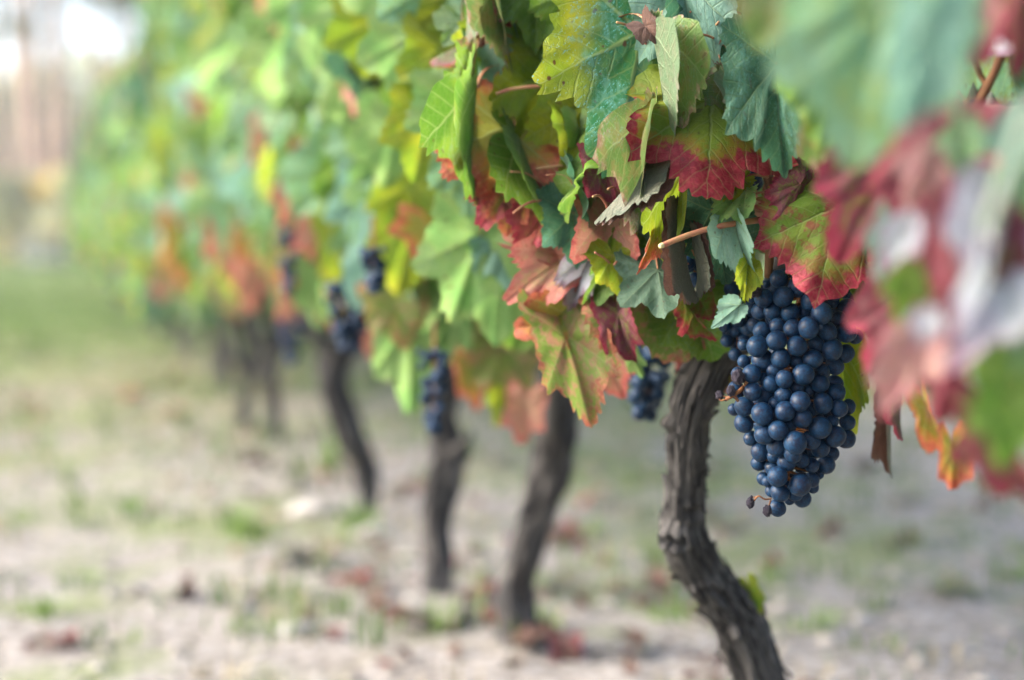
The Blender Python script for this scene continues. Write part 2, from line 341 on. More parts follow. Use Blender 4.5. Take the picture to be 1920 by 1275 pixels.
# ------------------------------------------------------------------ vine leaves
OUT = [(0, 1.0), (13, .90), (27, .66), (40, .80), (52, .95), (65, .80), (82, .60), (98, .70), (112, .82), (130, .76), (150, .66), (166, .50), (176, .24), (180, .10)]
oa = np.radians([a for a, _ in OUT]); orr = np.array([r for _, r in OUT])
def leaf_data(seed, A=120, K=9, fold=15, curl=20, wave=.06, cup=.0, xs=1.0, droop=.15, sinus=1.0, twist=0, petiole=.55, asym=0.0, roll_edge=0.0, back=1.0):
    g = np.random.default_rng(seed)
    th = np.linspace(-np.pi, np.pi, A, endpoint=False)
    at_ = np.abs(th)
    rr = orr.copy(); full = 0.86 - 0.10 * (oa / np.pi)
    for i in (2, 6): rr[i] = full[i] + (rr[i] - full[i]) * sinus
    rad = np.interp(at_, oa, rr * (1 + g.normal(0, .035, len(rr))))
    rad *= 1 - (1 - back) * np.clip((at_ - 1.15) / .5, 0, 1)
    side = 1 + asym * np.sign(th) * np.minimum(1, at_)
    rad *= side
    # smooth, then teeth
    ker = np.array([1, 2, 1]) / 4
    rad = np.convolve(np.concatenate([rad[-1:], rad, rad[:1]]), ker, 'valid')
    if A >= 60:
        ph = g.uniform(0, 6)
        tt = (at_ * 5.6 + ph + .35 * np.sin(at_ * 7 + ph)) % 1.0
        tooth = np.where(tt < .62, tt / .62, (1 - tt) / .38)
        amp = (.085 + .045 * np.sin(at_ * 9 + ph)) * np.clip((np.pi - at_) / .5, 0, 1) * np.clip(rad / .5, 0, 1)
        tooth = (tooth - .35) * amp
    else: tooth = np.zeros(A)
    s = (np.arange(1, K + 1) / K) ** .85
    Rm = s[:, None] * rad[None] + (s[:, None] ** 5) * tooth[None]
    X = Rm * np.sin(th)[None]; Y = Rm * np.cos(th)[None]
    X = np.concatenate([[0], X.ravel()]); Y = np.concatenate([[0], Y.ravel()])
    SS = np.concatenate([[0], np.repeat(s, A)])
    co = np.stack([X, Y, SS], 1)
    TH = np.arctan2(X, Y); RR = np.hypot(X, Y)
    dm = np.minimum(np.minimum(np.abs(np.abs(TH)), np.abs(np.abs(TH) - .9)), np.abs(np.abs(TH) - 1.95))
    vs = RR * np.sin(dm)
    Z = .055 * np.minimum(1, vs / .12) * (1 - .3 * SS)                       # puffed between the veins
    Z += wave * SS ** 2 * np.sin(TH * g.integers(4, 7) + g.uniform(0, 6)) + wave * .6 * SS ** 2 * np.sin(TH * g.integers(8, 13) + g.uniform(0, 6))
    Z += .035 * np.sin(X * 9 + g.uniform(0, 6)) * np.sin(Y * 8 + g.uniform(0, 6)) * SS
    Z += cup * RR ** 2 - droop * RR ** 2.2 * (.6 + .4 * np.cos(TH * 2 + g.uniform(0, 3)))
    if roll_edge:
        Z -= roll_edge * np.clip(SS - .55, 0, 1) ** 1.6
        X *= 1 - .25 * abs(roll_edge) * np.clip(SS - .55, 0, 1)
    f = np.radians(fold); X2 = X * np.cos(f); Z = Z * np.cos(f) + np.abs(X) * np.sin(f)
    X = X2 * xs
    c = np.radians(curl)
    if abs(c) > 1e-3:                                                         # bend the blade along its midrib
        k = c; ang = Y * k; ro = 1 / k
        Y, Z = (ro + Z) * np.sin(ang), (ro + Z) * np.cos(ang) - ro
    if twist:
        t = np.radians(twist) * Y; X, Z = X * np.cos(t) - Z * np.sin(t), X * np.sin(t) + Z * np.cos(t)
    V = np.stack([X, Y, Z], 1)
    F = [(0, 1 + i, 1 + (i + 1) % A) for i in range(A)]
    for k in range(K - 1):
        a, b_ = 1 + k * A, 1 + (k + 1) * A
        F += [(a + i, b_ + i, b_ + (i + 1) % A, a + (i + 1) % A) for i in range(A)]
    F = [f_[::-1] for f_ in F]
    mi = [0] * len(F)
    if petiole:
        k0 = len(V); pv = []; n = 5; L = 7
        dr = g.uniform(-.5, .5)
        for i in range(L):
            t = i / (L - 1); c0 = np.array([dr * t * t * petiole * .6, -petiole * t * (1 - .35 * t), -petiole * .75 * t * t - .004])
            r0 = .017 * (1 + .5 * t)
            for j in range(n):
                a = j * 2 * np.pi / n; pv.append(c0 + np.array([r0 * np.cos(a), r0 * .5 * np.sin(a), r0 * np.sin(a)]))
        V = np.concatenate([V, pv]); co = np.concatenate([co, np.tile([0, .3, .2], (len(pv), 1))])
        for i in range(L - 1):
            for j in range(n):
                F.append((k0 + i * n + j, k0 + i * n + (j + 1) % n, k0 + (i + 1) * n + (j + 1) % n, k0 + (i + 1) * n + j))
        mi += [1] * (len(F) - len(mi))
    return V, F, mi, co
def leaf_mesh(seed, mat, **k):
    V, F, mi, co = leaf_data(seed, **k)
    return mesh('leaf', V, F, [mat, M_PET], True, mi, {'leafco': ('FLOAT_VECTOR', co)})
def basis(P, T, roll, view=None):
    Y = (T - P); L = Y.length; Y = Y / L
    v = (view if view is not None else (CAMP - P)).normalized()
    Z = (v - Y * v.dot(Y))
    Z = Z.normalized() if Z.length > 1e-4 else Y.orthogonal().normalized()
    Z = Matrix.Rotation(R(roll), 3, Y) @ Z
    X = Y.cross(Z)
    M = Matrix((X, Y, Z)).transposed().to_4x4(); M.translation = P
    return M @ Matrix.Scale(L, 4), L

# shared leaf shapes for everything that is not placed one by one
SH = []
g0 = random.Random(77)
for i in range(14):
    SH.append(leaf_data(100 + i, A=84, K=6, fold=g0.choice([4, 10, 18, 28, 45]), curl=g0.uniform(5, 55), wave=g0.uniform(.03, .09), droop=g0.uniform(.0, .3), sinus=g0.uniform(.3, 1.2), xs=g0.uniform(.9, 1.1), twist=g0.uniform(-25, 25)))
_lm = {}
def shared_leaf(i, kind):
    if (i, kind) not in _lm:
        V, F, mi, co = SH[i]
        _lm[(i, kind)] = mesh('leaf', V, F, [LM[kind], M_PET], True, mi, {'leafco': ('FLOAT_VECTOR', co)})
    return _lm[(i, kind)]
LOW = [leaf_data(200 + i, A=22, K=2, fold=g0.uniform(5, 40), curl=g0.uniform(5, 50), wave=.05, droop=.15, sinus=.8, petiole=0) for i in range(6)]

# ------------------------------------------------------------------ tubes: trunks, canes, stems
def tube(path, radii, n=12, sub=1, rough=0.0, seed=0, knots=(), cap=True, fib=0.0):
    P = [Vector(p) for p in path]
    if sub > 1:
        Q, rr = [], []
        for i in range(len(P) - 1):
            p0, p1, p2, p3 = P[max(0, i - 1)], P[i], P[i + 1], P[min(len(P) - 1, i + 2)]
            for k in range(sub):
                t = k / sub
                Q.append(0.5 * ((2 * p1) + (p2 - p0) * t + (2 * p0 - 5 * p1 + 4 * p2 - p3) * t * t + (-p0 + 3 * p1 - 3 * p2 + p3) * t ** 3))
                rr.append(radii[i] * (1 - t) + radii[i + 1] * t)
        Q.append(P[-1]); rr.append(radii[-1]); P, radii = Q, rr
    V, F, A = [], [], []
    up = Vector((0.31, -0.9, 0.2)); s = 0.0
    for i, p in enumerate(P):
        d = (P[min(i + 1, len(P) - 1)] - P[max(i - 1, 0)]).normalized()
        up = (up - d * up.dot(d)).normalized(); si = d.cross(up)
        if i: s += (p - P[i - 1]).length
        for j in range(n):
            a = 2 * math.pi * j / n; ca, sa = math.cos(a), math.sin(a)
            r = radii[i]; k = 1.0
            tw = a + s * 2.0
            if rough:
                k += rough * mn.noise(Vector((ca * 1.2 + seed, sa * 1.2, s * 14))) + rough * .5 * mn.noise(Vector((ca * 2.5, sa * 2.5 + seed, s * 35)))
            if fib:
                q = Vector((math.cos(tw) * 5 + seed, math.sin(tw) * 5, s * 7))
                f1 = 1 - abs(mn.noise(q)) * 2; q2 = Vector((math.cos(tw) * 11, math.sin(tw) * 11 + seed, s * 16))
                if n > 100:
                    q3 = Vector((math.cos(tw) * 22 + seed, math.sin(tw) * 22, s * 34)); k += fib * .45 * (.5 - abs(mn.noise(q3)) * 2)
                    q4 = mn.noise(Vector((math.cos(tw) * 3.2, math.sin(tw) * 3.2 + seed, s * 40))); k += .10 * max(0, q4 - .25)
                k += fib * (f1 - .5) + fib * .6 * (1 - abs(mn.noise(q2)) * 2 - .5)
            dirv = up * ca + si * sa
            pt = p + dirv * (r * k)
            for (kp, kr, kh) in knots:
                dd = (pt - kp).length / kr
                if dd < 2.2:
                    pt = pt + dirv * (r * kh * (math.exp(-(dd - 0.95) ** 2 * 5) * .55 - (1.0 * math.exp(-dd * dd * 3.2))))
            V.append(pt); A.append((ca * .03, sa * .03, s))
    m = len(P)
    for i in range(m - 1):
        for j in range(n):
            F.append((i * n + j, i * n + (j + 1) % n, (i + 1) * n + (j + 1) % n, (i + 1) * n + j))
    if cap:
        F.append(tuple(range(n))[::-1]); F.append(tuple((m - 1) * n + j for j in range(n)))
    return V, F, A
def tube_mesh(name, mat, path, radii, **k):
    V, F, A = tube(path, radii, **k)
    return mesh(name, V, F, [mat], True, None, {'tubeco': ('FLOAT_VECTOR', A)})
def local(me, off):
    me.transform(Matrix.Translation(-off)); return me
def join_tubes(name, mat, specs):
    V, F, A = [], [], []
    for sp in specs:
        v, f, a = tube(**sp); k = len(V)
        V += v; A += a; F += [tuple(k + i for i in q) for q in f]
    return mesh(name, V, F, [mat], True, None, {'tubeco': ('FLOAT_VECTOR', A)})

# ------------------------------------------------------------------ the row of vines
ORD = ['beside the lens at the right edge, trunk out of the picture', 'nearest']
# trunk paths: (pixel x, pixel y, depth, radius in pixels of the photograph)
TR = {
 1: [(1500, 1660, 1.44, 66), (1478, 1560, 1.44, 54), (1452, 1380, 1.42, 50), (1420, 1262, 1.40, 48), (1378, 1150, 1.37, 46), (1322, 1080, 1.34, 43), (1286, 1010, 1.31, 44),
     (1284, 940, 1.29, 37), (1288, 870, 1.27, 35), (1290, 790, 1.25, 38), (1312, 720, 1.24, 46), (1350, 655, 1.24, 44), (1420, 590, 1.25, 36), (1470, 500, 1.28, 27), (1480, 380, 1.30, 20)],
 2: [(968, 1235, 2.22, 38), (972, 1180, 2.22, 34), (968, 1095, 2.2, 30), (996, 1000, 2.16, 31), (1018, 930, 2.13, 31), (1040, 868, 2.12, 40), (1040, 800, 2.08, 34), (1046, 720, 2.05, 34), (1040, 620, 2.05, 30), (1010, 500, 2.08, 22), (1000, 380, 2.1, 16)],
 3: [(814, 1118, 2.58, 27), (822, 1060, 2.58, 24), (816, 975, 2.56, 25), (830, 900, 2.55, 31), (842, 850, 2.54, 32), (826, 780, 2.53, 26), (838, 710, 2.52, 28), (806, 650, 2.52, 24), (770, 560, 2.55, 18), (760, 430, 2.6, 13)],
 4: [(688, 975, 3.27, 18), (690, 925, 3.27, 18), (680, 868, 3.24, 23), (652, 800, 3.2, 27), (628, 735, 3.18, 27), (624, 690, 3.18, 27), (642, 635, 3.18, 25), (640, 560, 3.2, 18), (630, 440, 3.25, 12)],
 5: [(518, 838, 4.45, 14), (516, 780, 4.45, 12), (504, 710, 4.42, 14), (516, 640, 4.4, 14), (512, 560, 4.4, 12), (500, 450, 4.45, 9)],
 6: [(458, 812, 4.75, 13), (460, 740, 4.75, 12), (468, 680, 4.75, 12), (460, 600, 4.75, 11), (440, 480, 4.8, 8)],
}
VINE_LABEL = [
 'grape vine at the right edge whose purple and red leaves hang closest to the lens',
 'grape vine with the twisted dark trunk right behind the large bunch of blue grapes',
 'grape vine with the grey leaning trunk next left of the sharp twisted one',
 'grape vine whose trunk has a short side stub and grapes beside it',
 'grape vine whose blurred trunk bends to the right towards the ground',
 'grape vine with a thin upright trunk left of the bent blurred one',
 'grape vine with a slim pale trunk just behind the thin upright one',
]
vines = []
KIND_MID = ['light'] * 9 + ['mint'] * 8 + ['green'] * 5 + ['lime'] * 4 + ['pale'] * 5 + ['teal'] * 2 + ['mottled'] * 2 + ['pink'] * 1 + ['orange'] * 1 + ['dull'] * 2 + ['redspot']
KIND_NEAR = ['green'] * 6 + ['lime'] * 5 + ['teal'] * 3 + ['dull'] * 3 + ['mottled'] * 2 + ['redspot'] * 2 + ['orange']
KIND_FORE = ['purple'] * 4 + ['burgundy'] * 4 + ['teal'] * 3 + ['lilac'] * 2 + ['green'] * 2 + ['redspot'] * 2 + ['mint']
CANOPY = [(300, 560), (500, 570), (620, 600), (700, 600), (800, 640), (1000, 650), (1150, 640), (1300, 625), (1380, 540), (1400, 500), (1640, 480), (1700, 640), (1800, 740), (1920, 800), (2400, 900)]
CX, CY_ = [a for a, _ in CANOPY], [b for _, b in CANOPY]

def hang_leaf(parent, mesh_data, P, size, r_, out=Vector((-1, -.25, 0)), spread=1.0):
    """a leaf whose petiole is at P, blade hanging, upper side turned outwards"""
    tilt = r_.uniform(.0, .9)
    o = Vector(out); o.rotate(Euler((0, 0, r_.gauss(0, .65 * spread))))
    o.normalize()
    tip = (Vector((0, 0, -1)) * math.cos(tilt) + o * math.sin(tilt) * .8 + Vector((r_.gauss(0, .3), r_.gauss(0, .3), 0))).normalized()
    Zr = (o + Vector((0, 0, .35))).normalized()
    if r_.random() < .12: Zr = -Zr
    M, _ = basis(P, P + tip * size, r_.gauss(0, 18), Zr)
    return obj('leaf', mesh_data, parent, M)
def mass(name, leaves, mats, seed):
    """many small leaves as one mesh; leaves = (point, size, kind index)"""
    r_ = random.Random(seed); V, F, mi, co, lr = [], [], [], [], []
    k = 0
    for (P, size, kd) in leaves:
        v, f, _, c = r_.choice(LOW)
        o = Vector((-1, -.2, 0)) if r_.random() < .6 else Vector((1, .2, 0))
        o.rotate(Euler((0, 0, r_.gauss(0, .7))))
        t = r_.uniform(0, .9)
        tip = (Vector((0, 0, -1)) * math.cos(t) + o * math.sin(t) + Vector((r_.gauss(0, .3), r_.gauss(0, .3), 0))).normalized()
        M, _ = basis(Vector(P), Vector(P) + tip * size, r_.gauss(0, 20), o + Vector((0, 0, .35)))
        Ma = np.array(M)
        V.append(v @ Ma[:3, :3].T + Ma[:3, 3]); F += [tuple(k + i for i in q) for q in f]; k += len(v)
        co.append(c); lr.append(np.full(len(v), r_.random())); mi += [kd] * len(f)
    return mesh(name, np.concatenate(V), F, mats, True, mi, {'leafco': ('FLOAT_VECTOR', np.concatenate(co)), 'lrand': ('FLOAT', np.concatenate(lr))})

ROW_X = 0.70
def vine_root(i, base, label):
    o = empty('grape_vine', base); tag(o, label, 'grape vine', 'vines standing in the row')
    vines.append(o); return o
def canes(v, top, ys, r_, n=5):
    sp = []
    for k in range(n):
        q = [top]
        yy = r_.uniform(-ys, ys); xx = r_.uniform(-.1, .1)
        z1 = r_.uniform(1.25, 1.6)
        for t in (.35, .7, 1.0):
            q.append(Vector((top.x * (1 - t) + (ROW_X + xx) * t + r_.uniform(-.04, .04), top.y + yy * t ** .7 + r_.uniform(-.04, .04), top.z + (z1 - top.z) * t)))
        sp.append(dict(path=q, radii=[.009, .007, .005, .003], n=7, sub=4))
    me = local(join_tubes('canes', M_CANE, sp), v.location)
    obj('canes', me, v)

def build_trunk(i, v, spec, n, sub, fib, rough, knots=()):
    path = [at(x, y, d) for x, y, d, r in spec]; rad = [r / FPX * d * (.93 if i == 1 else 1.04) for x, y, d, r in spec]
    path[0].z = -.03
    if i == 1:
        rb = random.Random(8); kw = dict(n=n, sub=sub, fib=fib, rough=rough, seed=i * 7.3, knots=knots)
        TV, _, TA = tube(path, rad, **kw); nr = len(TV) // n
        for q in range(90):
            L_ = rb.randint(12, 34); i0 = rb.randint(10, nr - L_ - 60); j0 = rb.randrange(n); wd = rb.randint(2, 5); dr = rb.uniform(-.15, .15)
            VV, AA, FF = [], [], []; h0, h1 = rb.uniform(.0006, .0022), rb.uniform(.0012, .006)
            ctr = None
            for a in range(L_):
                t = a / (L_ - 1); w2 = max(1.0, wd * (math.sin(math.pi * (.12 + .8 * t)) ** .6)); lift = h0 + (h1 - h0) * max(0, (t - .6) / .4) ** 2 + h1 * .6 * max(0, (.2 - t) / .2) ** 2
                ring = [TV[(i0 + a) * n + jj] for jj in range(0, n, 10)]; ctr = sum(ring, Vector()) / len(ring)
                for bq in range(3):
                    fj = j0 + dr * a + (bq - 1) * w2 + .5 * mn.noise(Vector((a * .5, q, bq))); jj = int(math.floor(fj)); f_ = fj - jj
                    p_ = TV[(i0 + a) * n + jj % n].lerp(TV[(i0 + a) * n + (jj + 1) % n], f_)
                    VV.append(p_ + (p_ - ctr).normalized() * (lift * (1.5 if bq == 1 else .7)))
                    ta = TA[(i0 + a) * n + jj % n]; AA.append((ta[0] + q, ta[1], ta[2] + q * .37))
            for a in range(L_ - 1):
                for bq in range(2): FF.append((a * 3 + bq, a * 3 + bq + 1, a * 3 + bq + 4, a * 3 + bq + 3))
            obj('bark_strip', local(mesh('bark_strip', VV, FF, [M_BARK], True, None, {'tubeco': ('FLOAT_VECTOR', AA)}), v.location), v)
    me = local(tube_mesh('trunk', M_BARK, path, rad, n=n, sub=sub, fib=fib, rough=rough, seed=i * 7.3, knots=knots), v.location)
    obj('trunk', me, v)
    return path

spacing_y = {0: .40}
for i in range(0, 7):
    r_ = random.Random(40 + i)
    if i == 0:
        base = Vector((.74, .34, 0)); v = vine_root(0, base, VINE_LABEL[0])
        path = [base + Vector((0, 0, -.03)), base + Vector((.02, .03, .2)), base + Vector((-.02, .02, .45)), base + Vector((0, .05, .8))]
        obj('trunk', local(tube_mesh('trunk', M_BARK, path, [.03, .024, .024, .014], n=20, sub=8, fib=.2, rough=.15, seed=3.0), v.location), v)
    else:
        sp = TR[i]; base = at(*sp[0][:3]); base.z = 0; v = vine_root(i, base, VINE_LABEL[i])
        kn = [(at(1272, 1003, 1.291), .010, 1.05), (at(1325, 1098, 1.325), .010, .45), (at(1296, 955, 1.279), .010, .4), (at(1252, 792, 1.249), .011, -.35), (at(1380, 1190, 1.35), .012, -.2), (at(1345, 1130, 1.335), .012, -.2)] if i == 1 else []
        if i >= 2:
            q_ = sp[-3]; rr_ = q_[3]
            arms = [[(q_[0], q_[1] + 30, q_[2]), (q_[0] + sg * rr_ * 2.2, q_[1] - 10, q_[2] - .03), (q_[0] + sg * rr_ * 3.4, q_[1] - 90, q_[2] - .02), (q_[0] + sg * rr_ * 3.0, q_[1] - 200, q_[2])] for sg in (-1, 1)]
            for a_ in arms:
                k_ = q_[2] / FPX * rr_
                obj('arm', local(tube_mesh('arm', M_BARK, [at(*e) for e in a_], [k_ * .8, k_ * .62, k_ * .5, k_ * .3], n=20, sub=6, fib=.15, rough=.25, seed=i + a_[1][0]), v.location), v)
        path = build_trunk(i, v, sp, 150 if i == 1 else 40, 22 if i == 1 else 8, .15 if i == 1 else .16, .16 if i == 1 else .34, kn)
    canes(v, path[-1], .35, r_)
    if i == 3:   # short dead spur on the right of the trunk
        st_ = [at(842, 850, 2.5), at(862, 838, 2.48), at(884, 812, 2.46)]
        obj('spur', local(tube_mesh('spur', M_BARK, st_, [.012, .009, .006], n=14, sub=4, fib=.2, rough=.2), v.location), v)

# random canopy leaves of the near vines: each a part
YB = [.36, 1.28, 2.12, 2.5, 3.2, 4.4, 4.75]
YR = [(.15, .85), (.85, 1.72), (1.72, 2.3), (2.3, 2.85), (2.85, 3.8), (3.8, 4.55), (4.55, 5.3)]
for i in range(7):
    r_ = random.Random(140 + i); v = vines[i]; y0, y1 = YR[i]; cnt = 0
    want = [150, 190, 230, 230, 280, 220, 200][i]
    for _ in range(8000):
        if cnt >= want: break
        y = r_.uniform(y0, y1)
        z = r_.uniform(.5, 1.65) if r_.random() < .75 else r_.uniform(.48, .95)
        if i <= 1:
            x = r_.uniform(.60, .95)
        else:
            x = ROW_X + (r_.choice([-1, -1, -1, 1]) * r_.uniform(.10, .30))
            if x < ROW_X: x -= .03 * mn.noise(Vector((y * 4, z * 4, 1)))
        P = Vector((x, y, z)); px, py, d = proj(P)
        size = r_.uniform(.065, .105)
        if d > .2:
            lim = np.interp(px, CX, CY_)
            if py + size * FPX / d * .9 > lim + r_.uniform(-10, 35): continue
            if i == 0 and px < 1700 : continue
            if i <= 1 and d < 1.22 and px < 1700: continue
            if i <= 1 and 1760 < px < 1930 and 60 < py < 260: continue
        if d <= .2 or (i == 0 and d < .74): continue
        kinds = KIND_FORE if i == 0 else KIND_NEAR if i == 1 else KIND_MID
        hang_leaf(v, shared_leaf(r_.randrange(14), r_.choice(kinds)), P, size, r_, out=(-1, -.45, 0) if x < ROW_X + .02 else (1, .2, 0))
        cnt += 1

# the vines farther down the row: trunk, canes and one mass of foliage each
FK = ['light', 'mint', 'lime', 'pale', 'green', 'pink', 'orange', 'mottled', 'teal']
FW = [4, 5, 3, 2.5, 9, 1.0, .4, 1.2, 5]
FARM = []
for k in range(4):
    r_ = random.Random(300 + k); L = []
    for _ in range(420):
        z = r_.uniform(.37, 1.62); sd_ = r_.choice([-1, 1])
        L.append(((sd_ * r_.uniform(.05, .30), r_.uniform(-.5, .5), z), r_.uniform(.07, .11), r_.choices(range(len(FK)), FW)[0]))
    FARM.append(mass('foliage', L, [LM[q] for q in FK], k))
FART = []
for k in range(3):
    r_ = random.Random(350 + k)
    q = [Vector((0, 0, -.03))]
    for z in (.12, .25, .38, .5, .7): q.append(Vector((r_.uniform(-.03, .03), r_.uniform(-.06, .06), z)))
    FART.append(tube_mesh('trunk', M_BARK, q, [.028, .023, .022, .024, .024, .014], n=14, sub=3, fib=.12, rough=.15, seed=k))
y = 5.75; k = 0
ords = ['seventh', 'eighth', 'ninth', 'tenth', 'eleventh', 'twelfth', 'thirteenth', 'fourteenth', 'fifteenth', 'sixteenth', 'seventeenth', 'eighteenth', 'nineteenth', 'twentieth', 'twenty-first', 'twenty-second', 'twenty-third', 'twenty-fourth']
r_ = random.Random(9)
while y < 21 and k < 18:
    v = empty('grape_vine', (ROW_X + r_.uniform(-.03, .03), y, 0))
    tag(v, f'blurred grape vine far down the row, {ords[k]} trunk from the sharp one' if y < 20.2 else 'small blurred grape vine at the very end of the row', 'grape vine', 'vines standing in the row')
    t = bpy.data.objects.new('trunk', FART[k % 3]); link(t, v); t.rotation_euler.z = 0 if k % 2 else 3.14
    f = bpy.data.objects.new('foliage', FARM[k % 4]); link(f, v); f.rotation_euler.z = 3.14159 * (k % 2); f['kind'] = 'stuff'
    f.scale = (1, 1.02, r_.uniform(.94, 1.05))
    vines.append(v)
    y += r_.uniform(.8, .95); k += 1

# ------------------------------------------------------------------ leaves placed one by one
hs = [1000]
def hero(vi, kind, P, T, w=None, roll=0, A=150, K=11, **k):
    hs[0] += 1
    Pw, Tw = at(*P), at(*T)
    L = math.hypot(P[0] - T[0], P[1] - T[1])
    xs = (w / (1.5 * max(L, 20))) if w else 1.0
    c = abs(math.cos(math.radians(k.get('fold', 12)))) ; xs = (xs / max(.6, c) if abs(roll) < 20 else xs * .7) if w else 1.0
    d = dict(fold=12, curl=18, wave=.05, droop=.12, sinus=.8)
    d.update(k)
    sd = d.pop('seed', hs[0])
    me = leaf_mesh(sd, LM[kind], A=A, K=K, xs=xs, **d)
    M, _ = basis(Pw, Tw, roll)
    # keep the tip where it was asked for although the blade bends
    v = vines[vi]
    return obj('leaf', me, v, M)

# --- vine 1: the sharp canopy ---
H = lambda *a, **k: hero(1, *a, **k)
H('sprayed', (1200, 62, 1.115), (1160, 318, 1.085), 345, roll=-12, fold=8, curl=10, sinus=.75, droop=.05, seed=11)
H('dull', (1222, 62, 1.075), (1274, 290, 1.045), 125, roll=-28, fold=50, curl=15, sinus=.3, wave=.03, back=.25)
H('dry', (1210, 50, 1.07), (1232, 75, 1.06), 40, fold=40, curl=60)
H('pale', (1280, -40, 1.10), (1306, 172, 1.08), 175, roll=12, fold=14, curl=25, sinus=.25)
H('teal', (1300, 20, 1.105), (1318, 195, 1.10), 120, roll=-10, fold=20, sinus=.3)
H('green', (1370, -30, 1.17), (1330, 120, 1.16), 200, roll=5, sinus=.9)
H('lime', (1380, 60, 1.20), (1360, 190, 1.19), 190, roll=-14)
H('redmarg', (1334, 188, 1.062), (1332, 340, 1.005), 215, roll=-8, fold=-10, curl=25, sinus=.22, droop=.1, wave=.045, seed=21)
H('dull', (1362, 140, 1.07), (1402, 262, 1.055), 80, roll=40, fold=40, curl=15, sinus=.3, back=.3)
H('redspot', (1350, 110, 1.08), (1385, 190, 1.07), 60, roll=150, fold=50)
H('dull', (1228, 210, 1.075), (1185, 436, 1.045), 150, roll=24, fold=40, curl=12, sinus=.2, droop=.05, wave=.03, back=.25)
H('dry', (1205, 300, 1.07), (1135, 425, 1.05), 60, roll=-40, fold=55, curl=30, sinus=.2)
H('teal', (1455, 120, 1.02), (1462, 322, 1.0), 165, roll=10, fold=20, curl=22, sinus=.3)
H('redspot', (1575, 385, 1.035), (1535, 545, 1.0), 240, roll=0, fold=-8, curl=32, sinus=.25, droop=.14, wave=.05, seed=32)
H('purple', (1500, 345, 1.045), (1460, 420, 1.03), 110, roll=-25, fold=-20, curl=20, sinus=.4)
H('lime', (1388, 336, 1.048), (1320, 366, 1.042), 62, roll=0, fold=10, sinus=.8, back=.6)
H('light', (1398, 358, 1.05), (1332, 416, 1.04), 80, roll=14, fold=25, sinus=.3, back=.35)
H('pale', (1372, 398, 1.056), (1404, 530, 1.042), 75, roll=15, fold=40, curl=20, sinus=.3, back=.3)
H('lime', (1402, 490, 1.05), (1398, 566, 1.04), 50, roll=-10, fold=30, sinus=.2, back=.4)
H('pale', (1385, 574, 1.045), (1340, 608, 1.03), 42, roll=10, fold=30, curl=25, sinus=.2, K=9, back=.3)
H('lime', (1282, 320, 1.085), (1245, 515, 1.08), 130, roll=20, fold=30, curl=20, sinus=.5)
H('orange', (1225, 425, 1.09), (1205, 512, 1.08), 60, roll=-25, fold=30)
H('teal', (1335, 395, 1.10), (1368, 525, 1.09), 150, roll=-18, fold=15, sinus=.4)
H('dry', (1285, 455, 1.085), (1290, 575, 1.08), 34, roll=30, fold=60, curl=40, sinus=.2)
H('dry', (1302, 480, 1.085), (1322, 560, 1.08), 30, roll=-30, fold=60, curl=60, sinus=.2)
H('lime', (1120, 60, 1.17), (1090, 190, 1.16), 150, roll=10)
H('green', (1080, -20, 1.18), (1040, 100, 1.17), 150, roll=-14)
H('green', (1010, -35, 1.19), (1000, 90, 1.18), 130, roll=14, fold=25)
H('lime', (1040, 130, 1.21), (990, 300, 1.19), 200, roll=-8)
H('lime', (985, 30, 1.24), (930, 170, 1.22), 180, roll=8)
H('light', (1060, 60, 1.22), (1050, 180, 1.20), 150, roll=-12)
H('lime', (1105, 190, 1.18), (1075, 330, 1.16), 180, roll=12)
H('green', (1190, 250, 1.18), (1100, 330, 1.17), 150, roll=-12)
H('orange', (945, 240, 1.205), (928, 385, 1.18), 215, roll=-6, fold=20, curl=20, sinus=.95, seed=45)
H('orange', (885, 285, 1.205), (830, 330, 1.19), 95, roll=10, fold=-10)
H('green', (895, 165, 1.195), (872, 375, 1.175), 140, roll=30, fold=55, curl=20, sinus=.6, back=.5)
H('mottled', (875, -10, 1.21), (882, 125, 1.20), 80, roll=-30, fold=45, curl=20)
H('dull', (935, -40, 1.20), (957, 140, 1.19), 125, roll=20, fold=50, curl=12, sinus=.3, back=.4)
H('redspot', (915, -20, 1.21), (912, 90, 1.20), 60, roll=-50, fold=45)
H('pale', (978, 55, 1.23), (995, 218, 1.22), 75, roll=20, fold=45, curl=10, sinus=.3)
H('pale', (895, 100, 1.23), (915, 190, 1.22), 90, roll=-20, fold=25)
H('mottled', (880, 110, 1.19), (872, 165, 1.18), 60, roll=20, fold=30)
H('red', (938, 355, 1.205), (902, 425, 1.19), 95, roll=0, fold=25, curl=30)
H('orange', (960, 375, 1.20), (945, 440, 1.19), 75, roll=12, fold=20, curl=40)
H('red', (1030, 390, 1.20), (958, 470, 1.19), 90, roll=15, fold=30, curl=30)
H('green', (972, 250, 1.20), (1050, 445, 1.18), 100, roll=25, fold=50, curl=10, sinus=.3, back=.4)
H('purple', (1130, 310, 1.12), (1142, 382, 1.11), 62, roll=15, fold=35, curl=50)
H('dull', (1108, 285, 1.15), (1098, 405, 1.14), 62, roll=-25, fold=40, sinus=.4)
H('teal', (1075, 400, 1.17), (1085, 500, 1.16), 130, roll=-10, fold=20)
H('pink', (1060, 480, 1.205), (962, 545, 1.18), 120, roll=10, fold=25, curl=50, sinus=.8)
H('pink', (985, 470, 1.21), (1060, 500, 1.20), 60, roll=-20, fold=30, curl=35)
H('lilac', (1105, 480, 1.19), (1062, 578, 1.18), 75, roll=10, fold=35, curl=35)
H('orange', (1062, 590, 1.205), (968, 625, 1.19), 120, roll=-12, fold=25, curl=45)
H('mottled', (1060, 630, 1.20), (1112, 797, 1.17), 135, roll=-8, fold=28, curl=14, sinus=.6, droop=.05)
